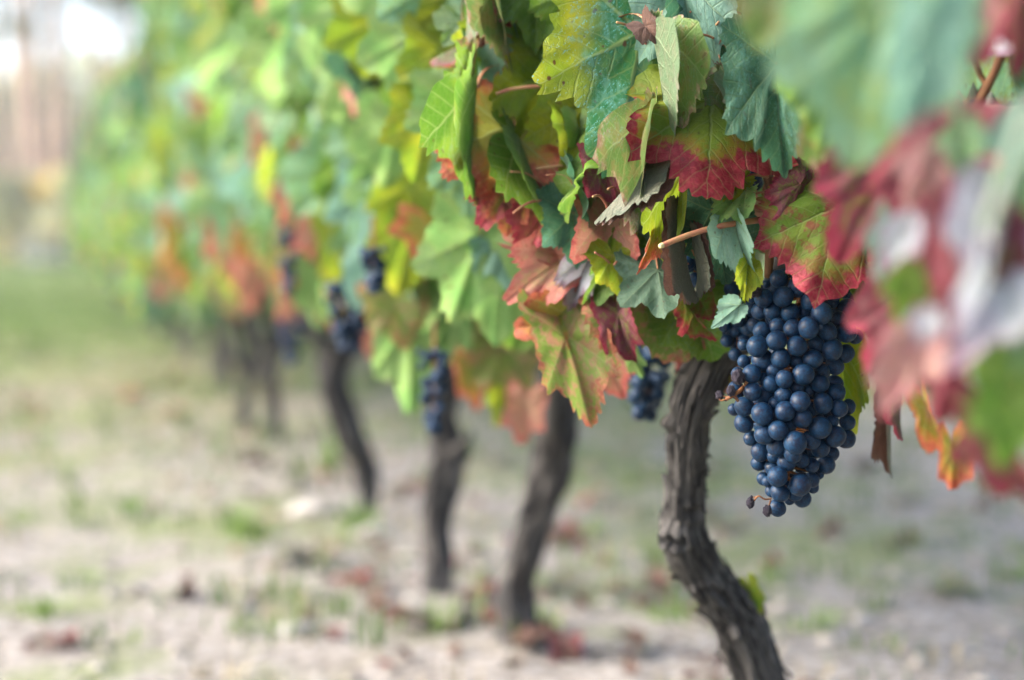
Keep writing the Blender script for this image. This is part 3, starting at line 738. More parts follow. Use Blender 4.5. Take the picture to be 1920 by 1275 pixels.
H('pink', (1128, 648, 1.27), (1165, 752, 1.26), 115, roll=14, fold=20, sinus=.4)
H('mottled', (1205, 505, 1.19), (1290, 665, 1.165), 280, roll=-10, fold=8, curl=30, sinus=.5)
H('purple', (1160, 590, 1.17), (1180, 690, 1.16), 120, roll=20, fold=20, curl=45)
H('green', (1300, 560, 1.185), (1345, 672, 1.165), 190, roll=-12, fold=10, curl=25, sinus=.4)
H('green', (1185, 425, 1.17), (1105, 585, 1.16), 150, roll=-20, fold=20, sinus=.6)
H('green', (1250, 480, 1.20), (1230, 600, 1.19), 180, roll=10)
H('redspot', (1300, 590, 1.15), (1338, 640, 1.14), 70, roll=30, fold=40, curl=20)
H('light', (1185, 670, 1.24), (1205, 708, 1.235), 36, fold=30)
H('red', (1290, 640, 1.36), (1275, 705, 1.35), 70, fold=20)
H('lime', (1575, 640, 1.15), (1602, 842, 1.135), 110, roll=-20, fold=15, sinus=.7, seed=71)
H('green', (1620, 470, 1.12), (1660, 600, 1.11), 80, roll=30, fold=30)
H('dry', (1672, 785, 1.20), (1662, 895, 1.19), 60, roll=20, fold=50, curl=30)
H('orange', (1360, 690, 1.24), (1370, 740, 1.23), 60, fold=10)
# young leaf on the trunk low down
H('lime', (1408, 1105, 1.36), (1428, 1150, 1.35), 36, fold=20)
rt = random.Random(2024)
SMALL = ['mottled'] * 2 + ['redspot'] * 3 + ['lime'] * 7 + ['green'] * 5 + ['light'] * 4 + ['teal'] * 2 + ['purple'] + ['pink'] * 2 + ['orange']
for q in range(62):
    px = rt.uniform(865, 1440); lim = float(np.interp(px, [865, 950, 1000, 1150, 1300, 1370, 1440], [330, 430, 600, 640, 610, 500, 480])); py = rt.uniform(-30, lim - 60)
    d = rt.uniform(1.125, 1.21) if px > 1060 else rt.uniform(1.215, 1.30)
    P = at(px, py, d); sz = rt.uniform(.022, .05)
    hang_leaf(vines[1], shared_leaf(rt.randrange(14), rt.choice(SMALL)), P, sz, rt, out=(-.6, -.8, 0), spread=1.2)
for q in range(26):
    px = rt.uniform(880, 1430); lim = float(np.interp(px, [865, 950, 1000, 1150, 1300, 1370, 1440], [330, 430, 600, 640, 610, 500, 480])); py = rt.uniform(20, lim - 40)
    d = rt.uniform(1.06, 1.14) if px > 1100 else rt.uniform(1.14, 1.22); l = rt.uniform(40, 120); a = rt.uniform(-.7, .9)
    pts_ = [at(px + l * t * math.cos(a), py + l * t * math.sin(a) - 14 * math.sin(3.14 * t), d + .03 * t) for t in (0, .35, .7, 1)]
    obj('petiole', local(tube_mesh('petiole', M_PET, pts_, [.0009, .0010, .0011, .0014], n=7, sub=3), vines[1].location), vines[1])
# --- vine 0: the blurred leaves close to the lens ---
H0 = lambda *a, **k: hero(0, *a, A=100, K=8, **k)
H0('mint', (1660, 10, .60), (1590, 290, .585), 330, roll=10, fold=8, curl=20, sinus=.35)
H0('pale', (1730, 60, .53), (1700, 245, .515), 190, roll=-20, fold=15, curl=25, sinus=.4)
H0('dull', (1480, -70, .66), (1420, 70, .65), 200, roll=8, fold=15, sinus=.4)
H0('green', (1560, 60, .82), (1545, 275, .80), 190, roll=-8, sinus=.4)
H0('lime', (1600, 150, .93), (1640, 285, .92), 190, roll=-8, sinus=.5)
H0('dull', (1560, 200, .86), (1545, 360, .85), 100, roll=25, fold=45, sinus=.3)
H0('teal', (1710, 180, .88), (1760, 270, .87), 120, roll=12)
H0('purple', (1672, 285, .80), (1565, 470, .78), 175, roll=10, fold=18, curl=30, sinus=.6)
H0('redspot', (1640, 300, .86), (1600, 400, .85), 130, roll=-12)
H0('burgundy', (1760, 280, .70), (1700, 470, .68), 190, roll=-12, fold=18, curl=25, sinus=.6)
H0('lilac', (1715, 300, .74), (1690, 370, .73), 70, roll=20, fold=30)
H0('lilac', (1850, 395, .60), (1812, 520, .58), 130, roll=20, fold=35, curl=20, sinus=.3)
H0('lilac', (1865, 510, .60), (1795, 680, .58), 130, roll=-15, fold=38, curl=20, sinus=.3)
H0('purple', (1850, 480, .60), (1880, 640, .59), 180, roll=8)
H0('pale', (1690, 420, .70), (1640, 520, .69), 110, roll=25, fold=30)
H0('burgundy', (1745, 430, .66), (1700, 590, .65), 160, roll=-10, fold=20)
H0('burgundy', (1690, 555, .82), (1635, 690, .80), 140, roll=0, fold=15, curl=30, sinus=.7)
H0('rose', (1760, 600, .66), (1670, 745, .645), 120, roll=15, fold=20, curl=20)
H0('lilac', (1705, 425, .63), (1655, 500, .62), 75, roll=12, fold=25, back=.5)
H0('green', (1700, 510, .64), (1690, 600, .63), 80, roll=-10, back=.5)
H0('purple', (1795, 560, .62), (1772, 650, .61), 80, roll=12, back=.5)
H0('rose', (1735, 300, .64), (1700, 380, .63), 90, roll=-14, fold=25, back=.5)
H0('mint', (1810, 240, .66), (1795, 330, .65), 90, roll=10, back=.5)
H0('lilac', (1745, 590, .60), (1720, 640, .59), 50, roll=10, back=.5)
H0('rose', (1690, 690, .68), (1650, 770, .67), 80, roll=10, fold=25)
H0('burgundy', (1790, 640, .70), (1760, 800, .69), 130, roll=-12, fold=20)
H0('lilac', (1850, 640, .66), (1830, 720, .65), 90, roll=10)
H0('orange', (1740, 770, .93), (1770, 862, .92), 75, roll=20, fold=35, curl=60, sinus=1.0)
H0('orange', (1785, 845, .90), (1790, 922, .89), 60, roll=-10, fold=35, curl=40, sinus=.6)
H0('mint', (1925, 640, .62), (1865, 800, .61), 150, roll=10, fold=12, back=.4)
H0('green', (1900, 740, .60), (1880, 880, .59), 160, roll=-12)
H0('purple', (1860, 800, .66), (1935, 960, .64), 130, roll=20, fold=30, curl=50)
H0('purple', (1830, 830, .72), (1800, 895, .71), 70, roll=20, fold=40, curl=40)
H0('purple', (1690, 760, .98), (1680, 822, .97), 26, roll=40, fold=60, curl=30)
H0('purple', (1850, -30, .72), (1830, 100, .70), 170, roll=10, fold=20)
H0('purple', (1920, -10, .70), (1905, 150, .69), 140, roll=-20, fold=25)
H0('teal', (1790, -20, .85), (1770, 60, .84), 110)
H0('pale', (1925, 210, .60), (1890, 360, .59), 80, roll=15, fold=35, back=.4)
H0('mint', (1925, 300, .62), (1900, 430, .61), 110, roll=10, back=.4)
H0('green', (1830, 330, .80), (1780, 450, .79), 150, roll=10)
H0('redspot', (1900, 500, .72), (1860, 600, .71), 150, roll=-10)
# --- the blurred vines behind: the leaves that stand out ---
def HF(vi, kind, P, T, X, w=None, **k):
    dP = proj(face(P[0], P[1], X))[2]
    return hero(vi, kind, (*P, dP), (*T, dP - .02), w, A=84, K=6, **k)
for a in [
 (2, 'light', (765, 600), (772, 775), .43, 135), (2, 'light', (900, 440), (850, 600), .41, 200), (2, 'lime', (770, 430), (745, 550), .42, 150),
 (2, 'light', (940, 500), (930, 640), .44, 180), (2, 'pale', (940, 450), (960, 540), .43, 120), (2, 'green', (990, 560), (960, 660), .5, 150),
 (2, 'mottled', (740, 560), (760, 650), .41, 120), (2, 'light', (850, 560), (830, 700), .48, 90), (2, 'pink', (985, 760), (975, 830), .55, 75), (2, 'orange', (880, 690), (895, 770), .52, 60),
 (2, 'lime', (935, 700), (930, 800), .55, 45), (2, 'mottled', (940, 640), (985, 740), .55, 150),
 (3, 'pale', (690, 350), (675, 470), .42, 130), (3, 'green', (650, 310), (625, 420), .41, 110), (3, 'light', (690, 180), (660, 270), .41, 150), (3, 'lime', (640, 440), (665, 560), .42, 100),
 (3, 'pink', (610, 410), (600, 510), .41, 110), (3, 'light', (740, 240), (720, 350), .40, 150), (3, 'lime', (770, 350), (760, 440), .42, 140), (3, 'orange', (800, 430), (780, 480), .42, 110),
 (4, 'pink', (500, 260), (495, 345), .40, 60), (4, 'pink', (560, 340), (530, 420), .40, 80), (4, 'red', (575, 270), (565, 340), .41, 60), (4, 'orange', (640, 570), (630, 620), .45, 80),
 (4, 'pink', (690, 610), (695, 670), .5, 40), (4, 'mottled', (540, 470), (535, 560), .42, 60), (4, 'lilac', (545, 130), (520, 200), .40, 50),
 (4, 'purple', (530, 130), (520, 200), .41, 60), (4, 'pink', (540, 560), (540, 640), .45, 40),
 (5, 'pink', (430, 430), (430, 520), .40, 90), (5, 'pink', (470, 490), (475, 585), .41, 70), (5, 'orange', (465, 450), (470, 500), .40, 60), (5, 'pink', (410, 400), (410, 450), .40, 55),
 (6, 'orange', (335, 445), (340, 540), .38, 70),
 (2, 'lime', (700, 40), (690, 150), .36, 150), (2, 'light', (770, 70), (750, 190), .36, 160), (2, 'mint', (800, -20), (790, 90), .37, 150), (2, 'lime', (830, 90), (815, 210), .38, 150), (2, 'light', (730, -40), (720, 70), .37, 150),
 (2, 'light', (850, 190), (840, 300), .38, 150), (2, 'lime', (800, 220), (780, 330), .37, 140), (2, 'mint', (880, 290), (880, 400), .4, 140), (2, 'lime', (860, 0), (850, 100), .40, 130), (2, 'light', (640, 10), (620, 110), .36, 140),
 (2, 'green', (790, 150), (770, 240), .40, 130), (3, 'mint', (600, 60), (590, 160), .38, 120), (3, 'light', (560, -10), (550, 90), .38, 120),
]:
    HF(*a)

# named shoots in front: cut petiole, red petioles, cane
def shoot(vi, name, mat, pts, radii, n=10):
    v = vines[vi]
    obj(name, local(tube_mesh(name, mat, [at(*p) for p in pts], radii, n=n, sub=5), v.location), v)
sh_ = simple('cut_end', (0.55, 0.5, 0.25), (0.5, 0.42, 0.22), 300)
shoot(1, 'petiole', M_PET, [(1240, 461, 1.035), (1290, 441, 1.04), (1350, 424, 1.045), (1440, 410, 1.06)], [.0021, .0022, .0022, .0026])
shoot(1, 'petiole_cut_end', sh_, [(1237, 462, 1.0335), (1242, 460, 1.035)], [.0017, .0022])
shoot(1, 'petiole', M_PET, [(930, 176, 1.18), (960, 167, 1.18), (1010, 162, 1.18), (1060, 165, 1.19)], [.0014, .0015, .0015, .0016])
shoot(1, 'petiole', M_PET, [(1005, 316, 1.17), (1040, 312, 1.17), (1075, 308, 1.18)], [.0012, .0012, .0014])
shoot(1, 'cane', M_CANE, [(1415, 180, 1.11), (1420, 270, 1.085), (1440, 330, 1.08), (1452, 390, 1.08), (1446, 440, 1.09), (1440, 520, 1.10)], [.003, .0034, .004, .0045, .004, .003])
shoot(1, 'petiole', M_PET, [(1395, 329, 1.06), (1420, 328, 1.065), (1440, 332, 1.07)], [.0011, .0011, .0013])
shoot(1, 'tendril', M_PET, [(1638, 545, 1.06), (1643, 575, 1.06), (1644, 600, 1.06), (1632, 610, 1.06)], [.0008, .0008, .0008, .0006], 6)
shoot(1, 'tendril', M_PET, [(1600, 578, 1.07), (1620, 590, 1.07), (1642, 600, 1.06)], [.0009, .0009, .0007], 6)
shoot(0, 'cane', M_CANE, [(1905, 20, .90), (1880, 100, .92), (1850, 165, .94), (1828, 205, .95)], [.0028, .003, .0032, .0032])
shoot(0, 'cane', M_CANE, [(1825, 110, .93), (1838, 140, .94), (1850, 160, .94)], [.002, .002, .002])
shoot(0, 'cane', M_GREENCANE, [(1935, 190, .50), (1905, 280, .50), (1875, 370, .50), (1850, 440, .51)], [.0024, .0024, .0024, .0024])
# hanging dead bit on the near trunk
# ------------------------------------------------------------------ bunches
GM = []
for k in range(8):
    g = np.random.default_rng(60 + k); V, F = [], []
    nu, nv = 28, 18
    def gp(a, b):
        p = Vector((math.sin(b) * math.cos(a), math.sin(b) * math.sin(a), math.cos(b)))
        q = 1 + .06 * mn.noise(p * 1.1 + Vector((k * 9, 0, 0))) + .012 * mn.noise(p * 3.5 + Vector((k * 5, 2, 0)))
        return p * q * (1 - .02 * math.exp(-(b / .2) ** 2))
    V.append(gp(0, 0.0))
    for j in range(1, nv):
        for i in range(nu): V.append(gp(2 * math.pi * i / nu, math.pi * j / nv))
    V.append(gp(0, math.pi)); l = len(V) - 1
    for i in range(nu):
        F.append((0, 1 + i, 1 + (i + 1) % nu)); F.append((l, l - nu + (i + 1) % nu, l - nu + i))
    for j in range(nv - 2):
        for i in range(nu):
            a = 1 + j * nu; F.append((a + i, a + nu + i, a + nu + (i + 1) % nu, a + (i + 1) % nu))
    GM.append(mesh('grape', V, F, [M_GRAPE]))
LOWG = mesh('grape', [v.co * 1.0 for v in GM[0].vertices], [tuple(p.vertices) for p in GM[0].polygons], [M_GRAPE])
def add_grape(root, p, r, r_):
    o = bpy.data.objects.new('grape', r_.choice(GM)); link(o, root)
    # blossom end points down and outwards
    ax = Vector((r_.gauss(0, .6), r_.gauss(0, .6) - .5, -1)).normalized()
    o.location = p - root.location
    o.rotation_euler = ax.to_track_quat('Z', 'Y').to_euler()
    o.scale = (r * r_.uniform(.94, 1.04), r * r_.uniform(.94, 1.04), r * r_.uniform(.96, 1.09))
    return o
MAIN = [(285,200,46),(378,195,48),(228,210,17),(265,265,38),(328,263,42),(412,272,42),(512,218,46),(563,275,50),(645,300,36),(685,255,48),(480,268,36),(610,215,36),(297,135,20),
(278,357,42),(350,335,38),(425,348,44),(500,343,49),(590,360,44),(683,365,48),(725,385,36),(347,405,47),(255,432,50),(190,425,30),(446,430,47),(537,423,38),(613,447,49),(675,467,42),
(367,490,46),(442,505,36),(280,500,50),(520,492,45),(625,525,42),(192,505,32),(222,493,16),(228,565,45),(340,550,40),(285,590,32),(322,612,38),(385,588,42),(475,566,50),(560,550,38),
(443,627,38),(500,640,30),(555,610,42),(625,610,40),(162,563,32),(155,640,42),(232,650,42),(295,670,45),(380,663,40),(340,705,34),(460,695,45),
(545,660,30),(570,705,45),(630,655,46),(645,730,42),(692,720,34),(515,735,34),(192,720,46),(142,735,28),(190,800,44),(280,755,50),(340,780,42),(388,743,47),(470,775,48),
(413,805,34),(355,835,46),(405,850,34),(555,820,50),(615,790,30),(685,795,38),(627,863,48),(680,875,46),(290,855,46),(225,872,36),(350,910,48),(435,893,50),(510,880,44),(557,920,44),
(270,935,46),(335,955,36),(425,945,42),(262,990,38),(395,985,44),(605,945,40),(585,998,44),(515,1000,36),(465,975,36),(330,1012,40),(352,1055,46),(283,1065,30),(305,1078,28),(458,1095,52),
(515,1070,38),(520,1105,30),(550,1045,24),(320,1125,28),(363,1132,43),(435,1130,40),(470,1160,44),(350,1205,40),(410,1165,26),(450,150,46),(540,150,46),(620,170,44),(360,110,44),(455,80,44),(560,90,44)]
CL_Y = [100, 200, 400, 600, 700, 850, 950, 1050, 1150, 1205]
CL_X = [470, 470, 465, 410, 425, 440, 425, 405, 395, 355]
CL_W = [240, 260, 275, 270, 290, 260, 195, 155, 100, 50]
FRONT = {(285,200),(378,195),(563,275),(500,343),(590,360),(683,365),(347,405),(255,432),(446,430),(613,447),(520,492),(475,566),(228,565),(385,588),(322,612),(460,695),(388,743),(470,775),
 (190,800),(192,720),(280,755),(435,893),(627,863),(645,730),(352,1055),(458,1095),(363,1132),(350,1205),(290,855),(585,998),(232,650),(615,790)}
def solve_depth(lst, cxs, tf=0.85):
    z = []
    for (x, y, r) in lst:
        c, w = cxs(y)
        u = min(.97, abs(x - c) / w)
        zz = -w * tf * math.sqrt(1 - u * u) * .9 + (46 - r) * 2.2 + (-26 if (x, y) in FRONT else 10)
        z.append(zz)
    n = len(lst)
    for it in range(60):
        for i in range(n):
            for j in range(i):
                dx, dy = lst[i][0] - lst[j][0], lst[i][1] - lst[j][1]
                need = .95 * (lst[i][2] + lst[j][2]); d2 = dx * dx + dy * dy
                if d2 < need * need:
                    nz = math.sqrt(need * need - d2); dz = z[i] - z[j]
                    if abs(dz) < nz:
                        s_ = 1 if dz >= 0 else -1; mv = (nz - abs(dz)) * .25
                        z[i] += s_ * mv; z[j] -= s_ * mv
    return z
PXM = 1.0 / 2.55 / FPX * 1.075; GR = 1.04
def cxs(y): return float(np.interp(y, CL_Y, CL_X)), float(np.interp(y, CL_Y, CL_W))
zz = solve_depth(MAIN, cxs)
DC = 1.088
top_pt = at(1320 + 470 / 2.55, 480 - 30 / 2.55, DC)
bunch = empty('grape_bunch', top_pt)
tag(bunch, 'large sharp bunch of ripe blue black grapes under the red edged leaf', 'grape bunch', 'bunches of blue grapes')
r_ = random.Random(4)
pts = []
def bp(x, y, z): return at(1320 + x / 2.55, 480 + y / 2.55, DC + z * PXM)
for (x, y, r), z in zip(MAIN, zz):
    p = bp(x, y, z); add_grape(bunch, p, r * PXM * GR, r_); pts.append((p, r * PXM))
# the far side of the bunch
tries = 0; back = 0
while back < 110 and tries < 9000:
    tries += 1
    y = r_.uniform(90, 1120); c, w = cxs(y); x = c + r_.uniform(-.6, .6) * w
    u = abs(x - c) / w
    z = r_.uniform(0.1, .85) * w * math.sqrt(1 - u * u); r = r_.uniform(36, 46)
    p = bp(x, y, z)
    if all((p - q).length > .9 * (r * PXM + s_) for q, s_ in pts):
        add_grape(bunch, p, r * PXM, r_); pts.append((p, r * PXM)); back += 1
# stem skeleton inside, short pedicels
specs = [dict(path=[bp(470, -150, 20), bp(470, 0, 0), bp(450, 300, 0), bp(420, 600, 10), bp(430, 850, 5), bp(400, 1050, 0)], radii=[.0026, .0026, .0024, .002, .0017, .001], n=8, sub=4)]
for p, r in pts:
    px, py, d = proj(p); yy = (py - 480) * 2.55; c, w = cxs(yy)
    a = bp(c, max(0, yy - 40), 0); dirn = (a - p).normalized()
    specs.append(dict(path=[p + dirn * r * .9, p + dirn * (r + .006), a], radii=[.0012, .0008, .0009], n=5, sub=2))
obj('stalk', local(join_tubes('stalk', M_STEM, specs), bunch.location), bunch)
def raisin(px, py, d, r):
    V = [v.co.copy() for v in GM[0].vertices]
    V = [v * (1 + .35 * mn.noise(v * 2.6 + Vector((px, py, 0))) + .18 * mn.noise(v * 6 + Vector((py, px, 0)))) for v in V]
    me = mesh('shrivelled_grape', V, [tuple(p.vertices) for p in GM[0].polygons], [M_RAISIN])
    o = obj('shrivelled_grape', me, bunch, Matrix.Translation(at(px, py, d)) @ Matrix.Diagonal((r, r, r * 1.25, 1)))
    return o
raisin(1349, 741, 1.058, .0029); raisin(1371, 733, 1.052, .0032); raisin(1439, 958, 1.068, .0034); raisin(1407, 943, 1.07, .0030); raisin(1414, 541, 1.05, .0055)
raisin(1409, 932, 1.07, .0011); raisin(1361, 748, 1.056, .0014); raisin(1384, 707, 1.055, .0045)
sd_ = [([(1402, 718, 1.07), (1390, 730, 1.056), (1374, 742, 1.053), (1362, 748, 1.055)], .0015), ([(1402, 712, 1.06), (1398, 722, 1.058), (1403, 735, 1.06)], .0014),
       ([(1376, 741, 1.053), (1384, 752, 1.054)], .0012), ([(1362, 748, 1.055), (1352, 751, 1.056), (1347, 744, 1.057)], .0007), ([(1366, 745, 1.055), (1358, 743, 1.056), (1352, 742, 1.057)], .0006),
       ([(1446, 935, 1.07), (1434, 936, 1.068), (1422, 930, 1.068), (1412, 941, 1.07)], .0007), ([(1445, 938, 1.07), (1441, 950, 1.068)], .0007), ([(1421, 931, 1.068), (1410, 933, 1.07)], .0004)]
obj('stem', local(join_tubes('stem', M_STEM, [dict(path=[at(*q) for q in a], radii=[r0] * len(a), n=7, sub=4) for a, r0 in sd_]), bunch.location), bunch)

def small_bunch(label, lst, DC_, scale, n_back, seed, pts_px):
    """lst: visible grapes as photograph pixels (x, y, r)"""
    r_ = random.Random(seed)
    x0 = sum(a[0] for a in lst) / len(lst); y0 = min(a[1] for a in lst)
    root = empty('grape_bunch', at(x0, y0 - 10, DC_)); tag(root, label, 'grape bunch', 'bunches of blue grapes')
    done = []
    for (x, y, r) in lst:
        for k in range(30):
            d = DC_ + r_.uniform(-1, 1) * scale * k / 30; p = at(x, y, d); rr = r / FPX * DC_
            if all((p - q).length > .85 * (rr + s_) for q, s_ in done): break
        add_grape(root, p, rr, r_); done.append((p, rr))
    sp = [dict(path=[at(x0, y0 - 60, DC_ + .01), at(x0, y0, DC_), at(x0, max(a[1] for a in lst), DC_)], radii=[.002, .002, .001], n=6, sub=3)]
    obj('stalk', local(join_tubes('stalk', M_STEM, sp), root.location), root)
    return root
LR = [(135,160,42),(130,225,40),(185,255,36),(165,300,40),(215,300,40),(150,355,34),(207,345,36),(110,405,32),(150,420,32),(150,470,32),(100,335,32),(230,250,40),(200,200,38),(170,130,38),(90,280,30),(190,400,34),(120,370,34),(240,330,36)]
small_bunch('smaller shaded bunch of blue grapes behind the large one, above the trunk', [(1320 + x / 2.55, 480 + y / 2.55, r / 2.55) for x, y, r in LR], 1.135, .05, 0, 21, None)
small_bunch('few blue grapes showing at the right shoulder of the large bunch', [(1620, 556, 16), (1602, 560, 13), (1634, 560, 10), (1590, 552, 13), (1612, 540, 15), (1628, 536, 14)], 1.13, .03, 0, 22, None)
def blob(cx, cy, w, h, r, n, seed):
    r_ = random.Random(seed); L = []
    for _ in range(n):
        t = r_.random(); y = cy - h / 2 + h * t; ww = w / 2 * (1 - .75 * t ** 1.5)
        L.append((cx + r_.uniform(-1, 1) * ww, y, r * r_.uniform(.85, 1.1)))
    return L
small_bunch('blurred bunch of blue grapes hanging beside the salmon leaf, left of the dark trunk', blob(1212, 706, 90, 150, 14, 60, 1), 1.42, .06, 0, 23, None)
small_bunch('dark grapes in the shade below the red bottomed leaf', blob(1300, 330, 60, 60, 16, 10, 2) + blob(1400, 330, 70, 60, 17, 12, 3), 1.12, .03, 0, 24, None)
small_bunch('dark grapes peeping out beside the dried curled leaf', blob(1310, 510, 50, 50, 15, 9, 4), 1.115, .03, 0, 25, None)
small_bunch('pair of blue grapes between purple leaves left of the trunk top', [(1105, 598, 14), (1118, 628, 14), (1128, 630, 13), (1100, 615, 13)], 1.2, .03, 0, 26, None)
small_bunch('long blurred bunch of blue grapes along the stub bearing trunk', blob(812, 735, 52, 150, 8.5, 60, 5), proj(face(812, 720, .42))[2], .07, 0, 27, None)
small_bunch('blurred bunch of blue grapes on top of the bent trunk', blob(655, 595, 90, 130, 8, 90, 6), proj(face(655, 600, .385))[2], .08, 0, 28, None)
small_bunch('blurred bunch of blue grapes high beside the turquoise and yellow leaves', blob(703, 510, 46, 90, 8, 46, 7), proj(face(703, 510, .36))[2], .06, 0, 29, None)
small_bunch('tiny blurred bunch of blue grapes hanging right of the thin upright trunk', blob(548, 640, 50, 80, 6, 50, 8), proj(face(548, 640, .40))[2], .08, 0, 30, None)
small_bunch('far blurred bunch of blue grapes high in the shade among salmon leaves', blob(545, 490, 48, 130, 6.5, 60, 9), proj(face(545, 490, .36))[2], .08, 0, 31, None)
small_bunch('blue grapes half hidden at the top right between purple leaves', blob(1815, 215, 40, 50, 15, 7, 10), .98, .03, 0, 32, None)

# ------------------------------------------------------------------ fallen leaves, stones on the ground
FALL = [(660, 1105), (700, 1122), (720, 1150), (860, 1180), (930, 1172), (1050, 1108), (1060, 1250), (320, 1122), (1378, 990), (1690, 948), (1692, 1022), (1440, 1062), (1150, 1100), (785, 915), (1000, 1240), (900, 1130),
        (770, 1185), (610, 1070), (560, 925), (470, 930), (590, 1030), (1190, 1250), (1260, 1100), (1780, 1120), (1850, 960), (750, 930), (890, 945), (1110, 940), (300, 780), (250, 760), (1035, 1180), (1560, 1000), (1620, 880), (1330, 880)]
fl_mats = ['purple', 'dry', 'dry', 'dry', 'dry', 'red', 'purple', 'dry', 'pink']
r_ = random.Random(13)
spots_ = [ground(*p) for p in FALL] + [Vector((ROW_X + r_.gauss(0, .45), r_.uniform(1.6, 7), 0)) for _ in range(36)]
for q in spots_:
    fk = r_.choice(fl_mats); me = shared_leaf(r_.randrange(14), fk)
    o = bpy.data.objects.new('fallen_leaf', me); link(o)
    s = r_.uniform(.03, .055); o.scale = (s, s, s)
    o.location = (q.x, q.y, gz(q.x, q.y) + .016)
    o.rotation_euler = (r_.gauss(0, .35) + (3.14 if r_.random() < .4 else 0), r_.gauss(0, .35), r_.uniform(0, 6.28))
    qx, qy, qd = proj(Vector((q.x, q.y, 0)))
    where = 'far along the row' if qd > 4 else 'right of the sharp twisted trunk' if qx > 1400 else 'beneath the sharp twisted trunk' if qx > 1180 else 'between the sharp trunk and the grey leaning one' if qx > 1000 else 'around the foot of the two middle trunks' if qx > 780 else 'by the foot of the bent trunk' if qx > 560 else 'out on the open sand at the left'
    hue = {'purple': 'dark purple', 'dry': 'curled brown', 'red': 'dull red', 'pink': 'pinkish'}[fk]
    tag(o, hue + ' fallen leaf ' + where, 'fallen leaf', 'fallen leaves under the row')
lit = []; V, F, co, lr, mi = [], [], [], [], []; k0 = 0; rl = random.Random(71)
for _ in range(330):
    v_, f_, _m, c_ = rl.choice(LOW); sz = rl.uniform(.010, .024); yy = 1.5 + 6.5 * rl.random() ** 1.2; xx = ROW_X + rl.gauss(0, .26)
    M_ = Matrix.Translation((xx, yy, gz(xx, yy) + .006)) @ Euler((rl.gauss(0, .4), rl.gauss(0, .4), rl.uniform(0, 6.28))).to_matrix().to_4x4() @ Matrix.Scale(sz, 4); Ma = np.array(M_)
    V.append(v_ @ Ma[:3, :3].T + Ma[:3, 3]); F += [tuple(k0 + i for i in q) for q in f_]; k0 += len(v_); co.append(c_); lr.append(np.full(len(v_), rl.random())); mi += [rl.choice([0, 0, 0, 1, 2])] * len(f_)
tag(obj('leaf_litter', mesh('leaf_litter', np.concatenate(V), F, [LM['dry'], LM['purple'], LM['red']], True, mi, {'leafco': ('FLOAT_VECTOR', np.concatenate(co)), 'lrand': ('FLOAT', np.concatenate(lr))})),
    'crumbled brown and purple leaf litter under the row of vines', 'leaf litter', kind='stuff')
M_ROCK = simple('pale_rock', (0.40, 0.385, 0.37), (0.26, 0.245, 0.23), 30, 0.9)
STONES = [((590, 965), .06, 'long flat pale stone lying left of the bent blurred trunk'), ((1620, 1165), .022, 'round pale pebble on the ground right of the sharp trunk'), ((700, 1010), .05, 'pale stone on the ground at the foot of the bent trunk'),
          ((430, 1090), .03, 'whitish stone in the sand at the lower left'), ((560, 1190), .035, 'pale angular stone in the sand near the bottom edge')]
for (p, s, lab) in STONES:
    q = ground(*p); V = [v.co.copy() for v in GM[0].vertices]
    V = [Vector((v.x, v.y * .6, v.z * .4)) * (1 + .3 * mn.noise(v * 1.4 + Vector((p[0], 0, 0)))) * s for v in V]
    o = obj('stone', mesh('stone', V, [tuple(f.vertices) for f in GM[0].polygons], [M_ROCK]))
    o.location = (q.x, q.y, s * .15); o.rotation_euler.z = r_.uniform(-.5, .5)
    tag(o, lab, 'stone')
WEEDS = [((1530, 1185), .05), ((1900, 1085), .07), ((1260, 1160), .05), ((430, 995), .10), ((240, 960), .09), ((150, 1090), .06), ((1000, 1200), .07), ((830, 1180), .09), ((670, 1000), .10), ((620, 890), .22), ((1790, 1120), .05), ((1100, 990), .07), ((1440, 1080), .05), ((90, 1150), .06), ((480, 1190), .05), ((460, 1010), .09)]
WL = ['on the sand right of the sharp trunk base', 'at the right edge of the ground', 'just left of the sharp trunk near the ground', 'left of the bent trunk, beside the flat pale stone', 'far out on the open sand at the left', 'low at the left of the picture among sand',
  'at the base of the grey leaning trunk', 'at the base of the stub bearing trunk', 'at the foot of the bent trunk', 'tall, growing against the left side of the bent trunk', 'on the sand far right of the sharp trunk', 'behind the grey leaning trunk', 'close behind the lower bend of the sharp trunk', 'nearest to the lower left corner', 'on the sand near the bottom edge, left of the middle trunks', 'thin and tall left of the bent trunk']
for (p, h) in WEEDS:
    q = ground(*p)
    me = blades('weed', [(0, 0, 20, h * .7, .04)], M_WEED, int(p[0])); o = obj('weed', me); o.location = (q.x, q.y, gz(q.x, q.y) - gz(0, 0))
    tag(o, 'fresh green weed tuft ' + WL[WEEDS.index((p, h))], 'weed', 'green weed tufts')

# ------------------------------------------------------------------ the wood behind
def pbark():
    b = NB('pine_bark'); co = b.nd('ShaderNodeTexCoord').outputs['Object']
    n = b.noise(b.vm('MULTIPLY', co, (1, 1, .3)), 9.0, 4.0)
    c = b.mix(b.ss(n, .35, .65), (0.24, 0.17, 0.14), (0.52, 0.37, 0.30))
    return b.out(b.bsdf(Base_Color=c, Roughness=.9, Normal=b.bump(n, 1, .03)))
M_PINE = pbark()
M_NEED = grass_mat('pine_needles', (0.035, 0.075, 0.025), (0.07, 0.11, 0.035))
M_BUSH = grass_mat('bush_leaves_sun_tint', (0.26, 0.30, 0.17), (0.42, 0.43, 0.28))  # leaf colour lightened to stand in for sunlight on the far wood
M_BUSHY_SUNTINT = grass_mat('bush_leaves_yellow_sun_tint', (0.65, 0.52, 0.12), (0.75, 0.58, 0.18))  # autumn yellow, with a sunlit glow painted into the colour
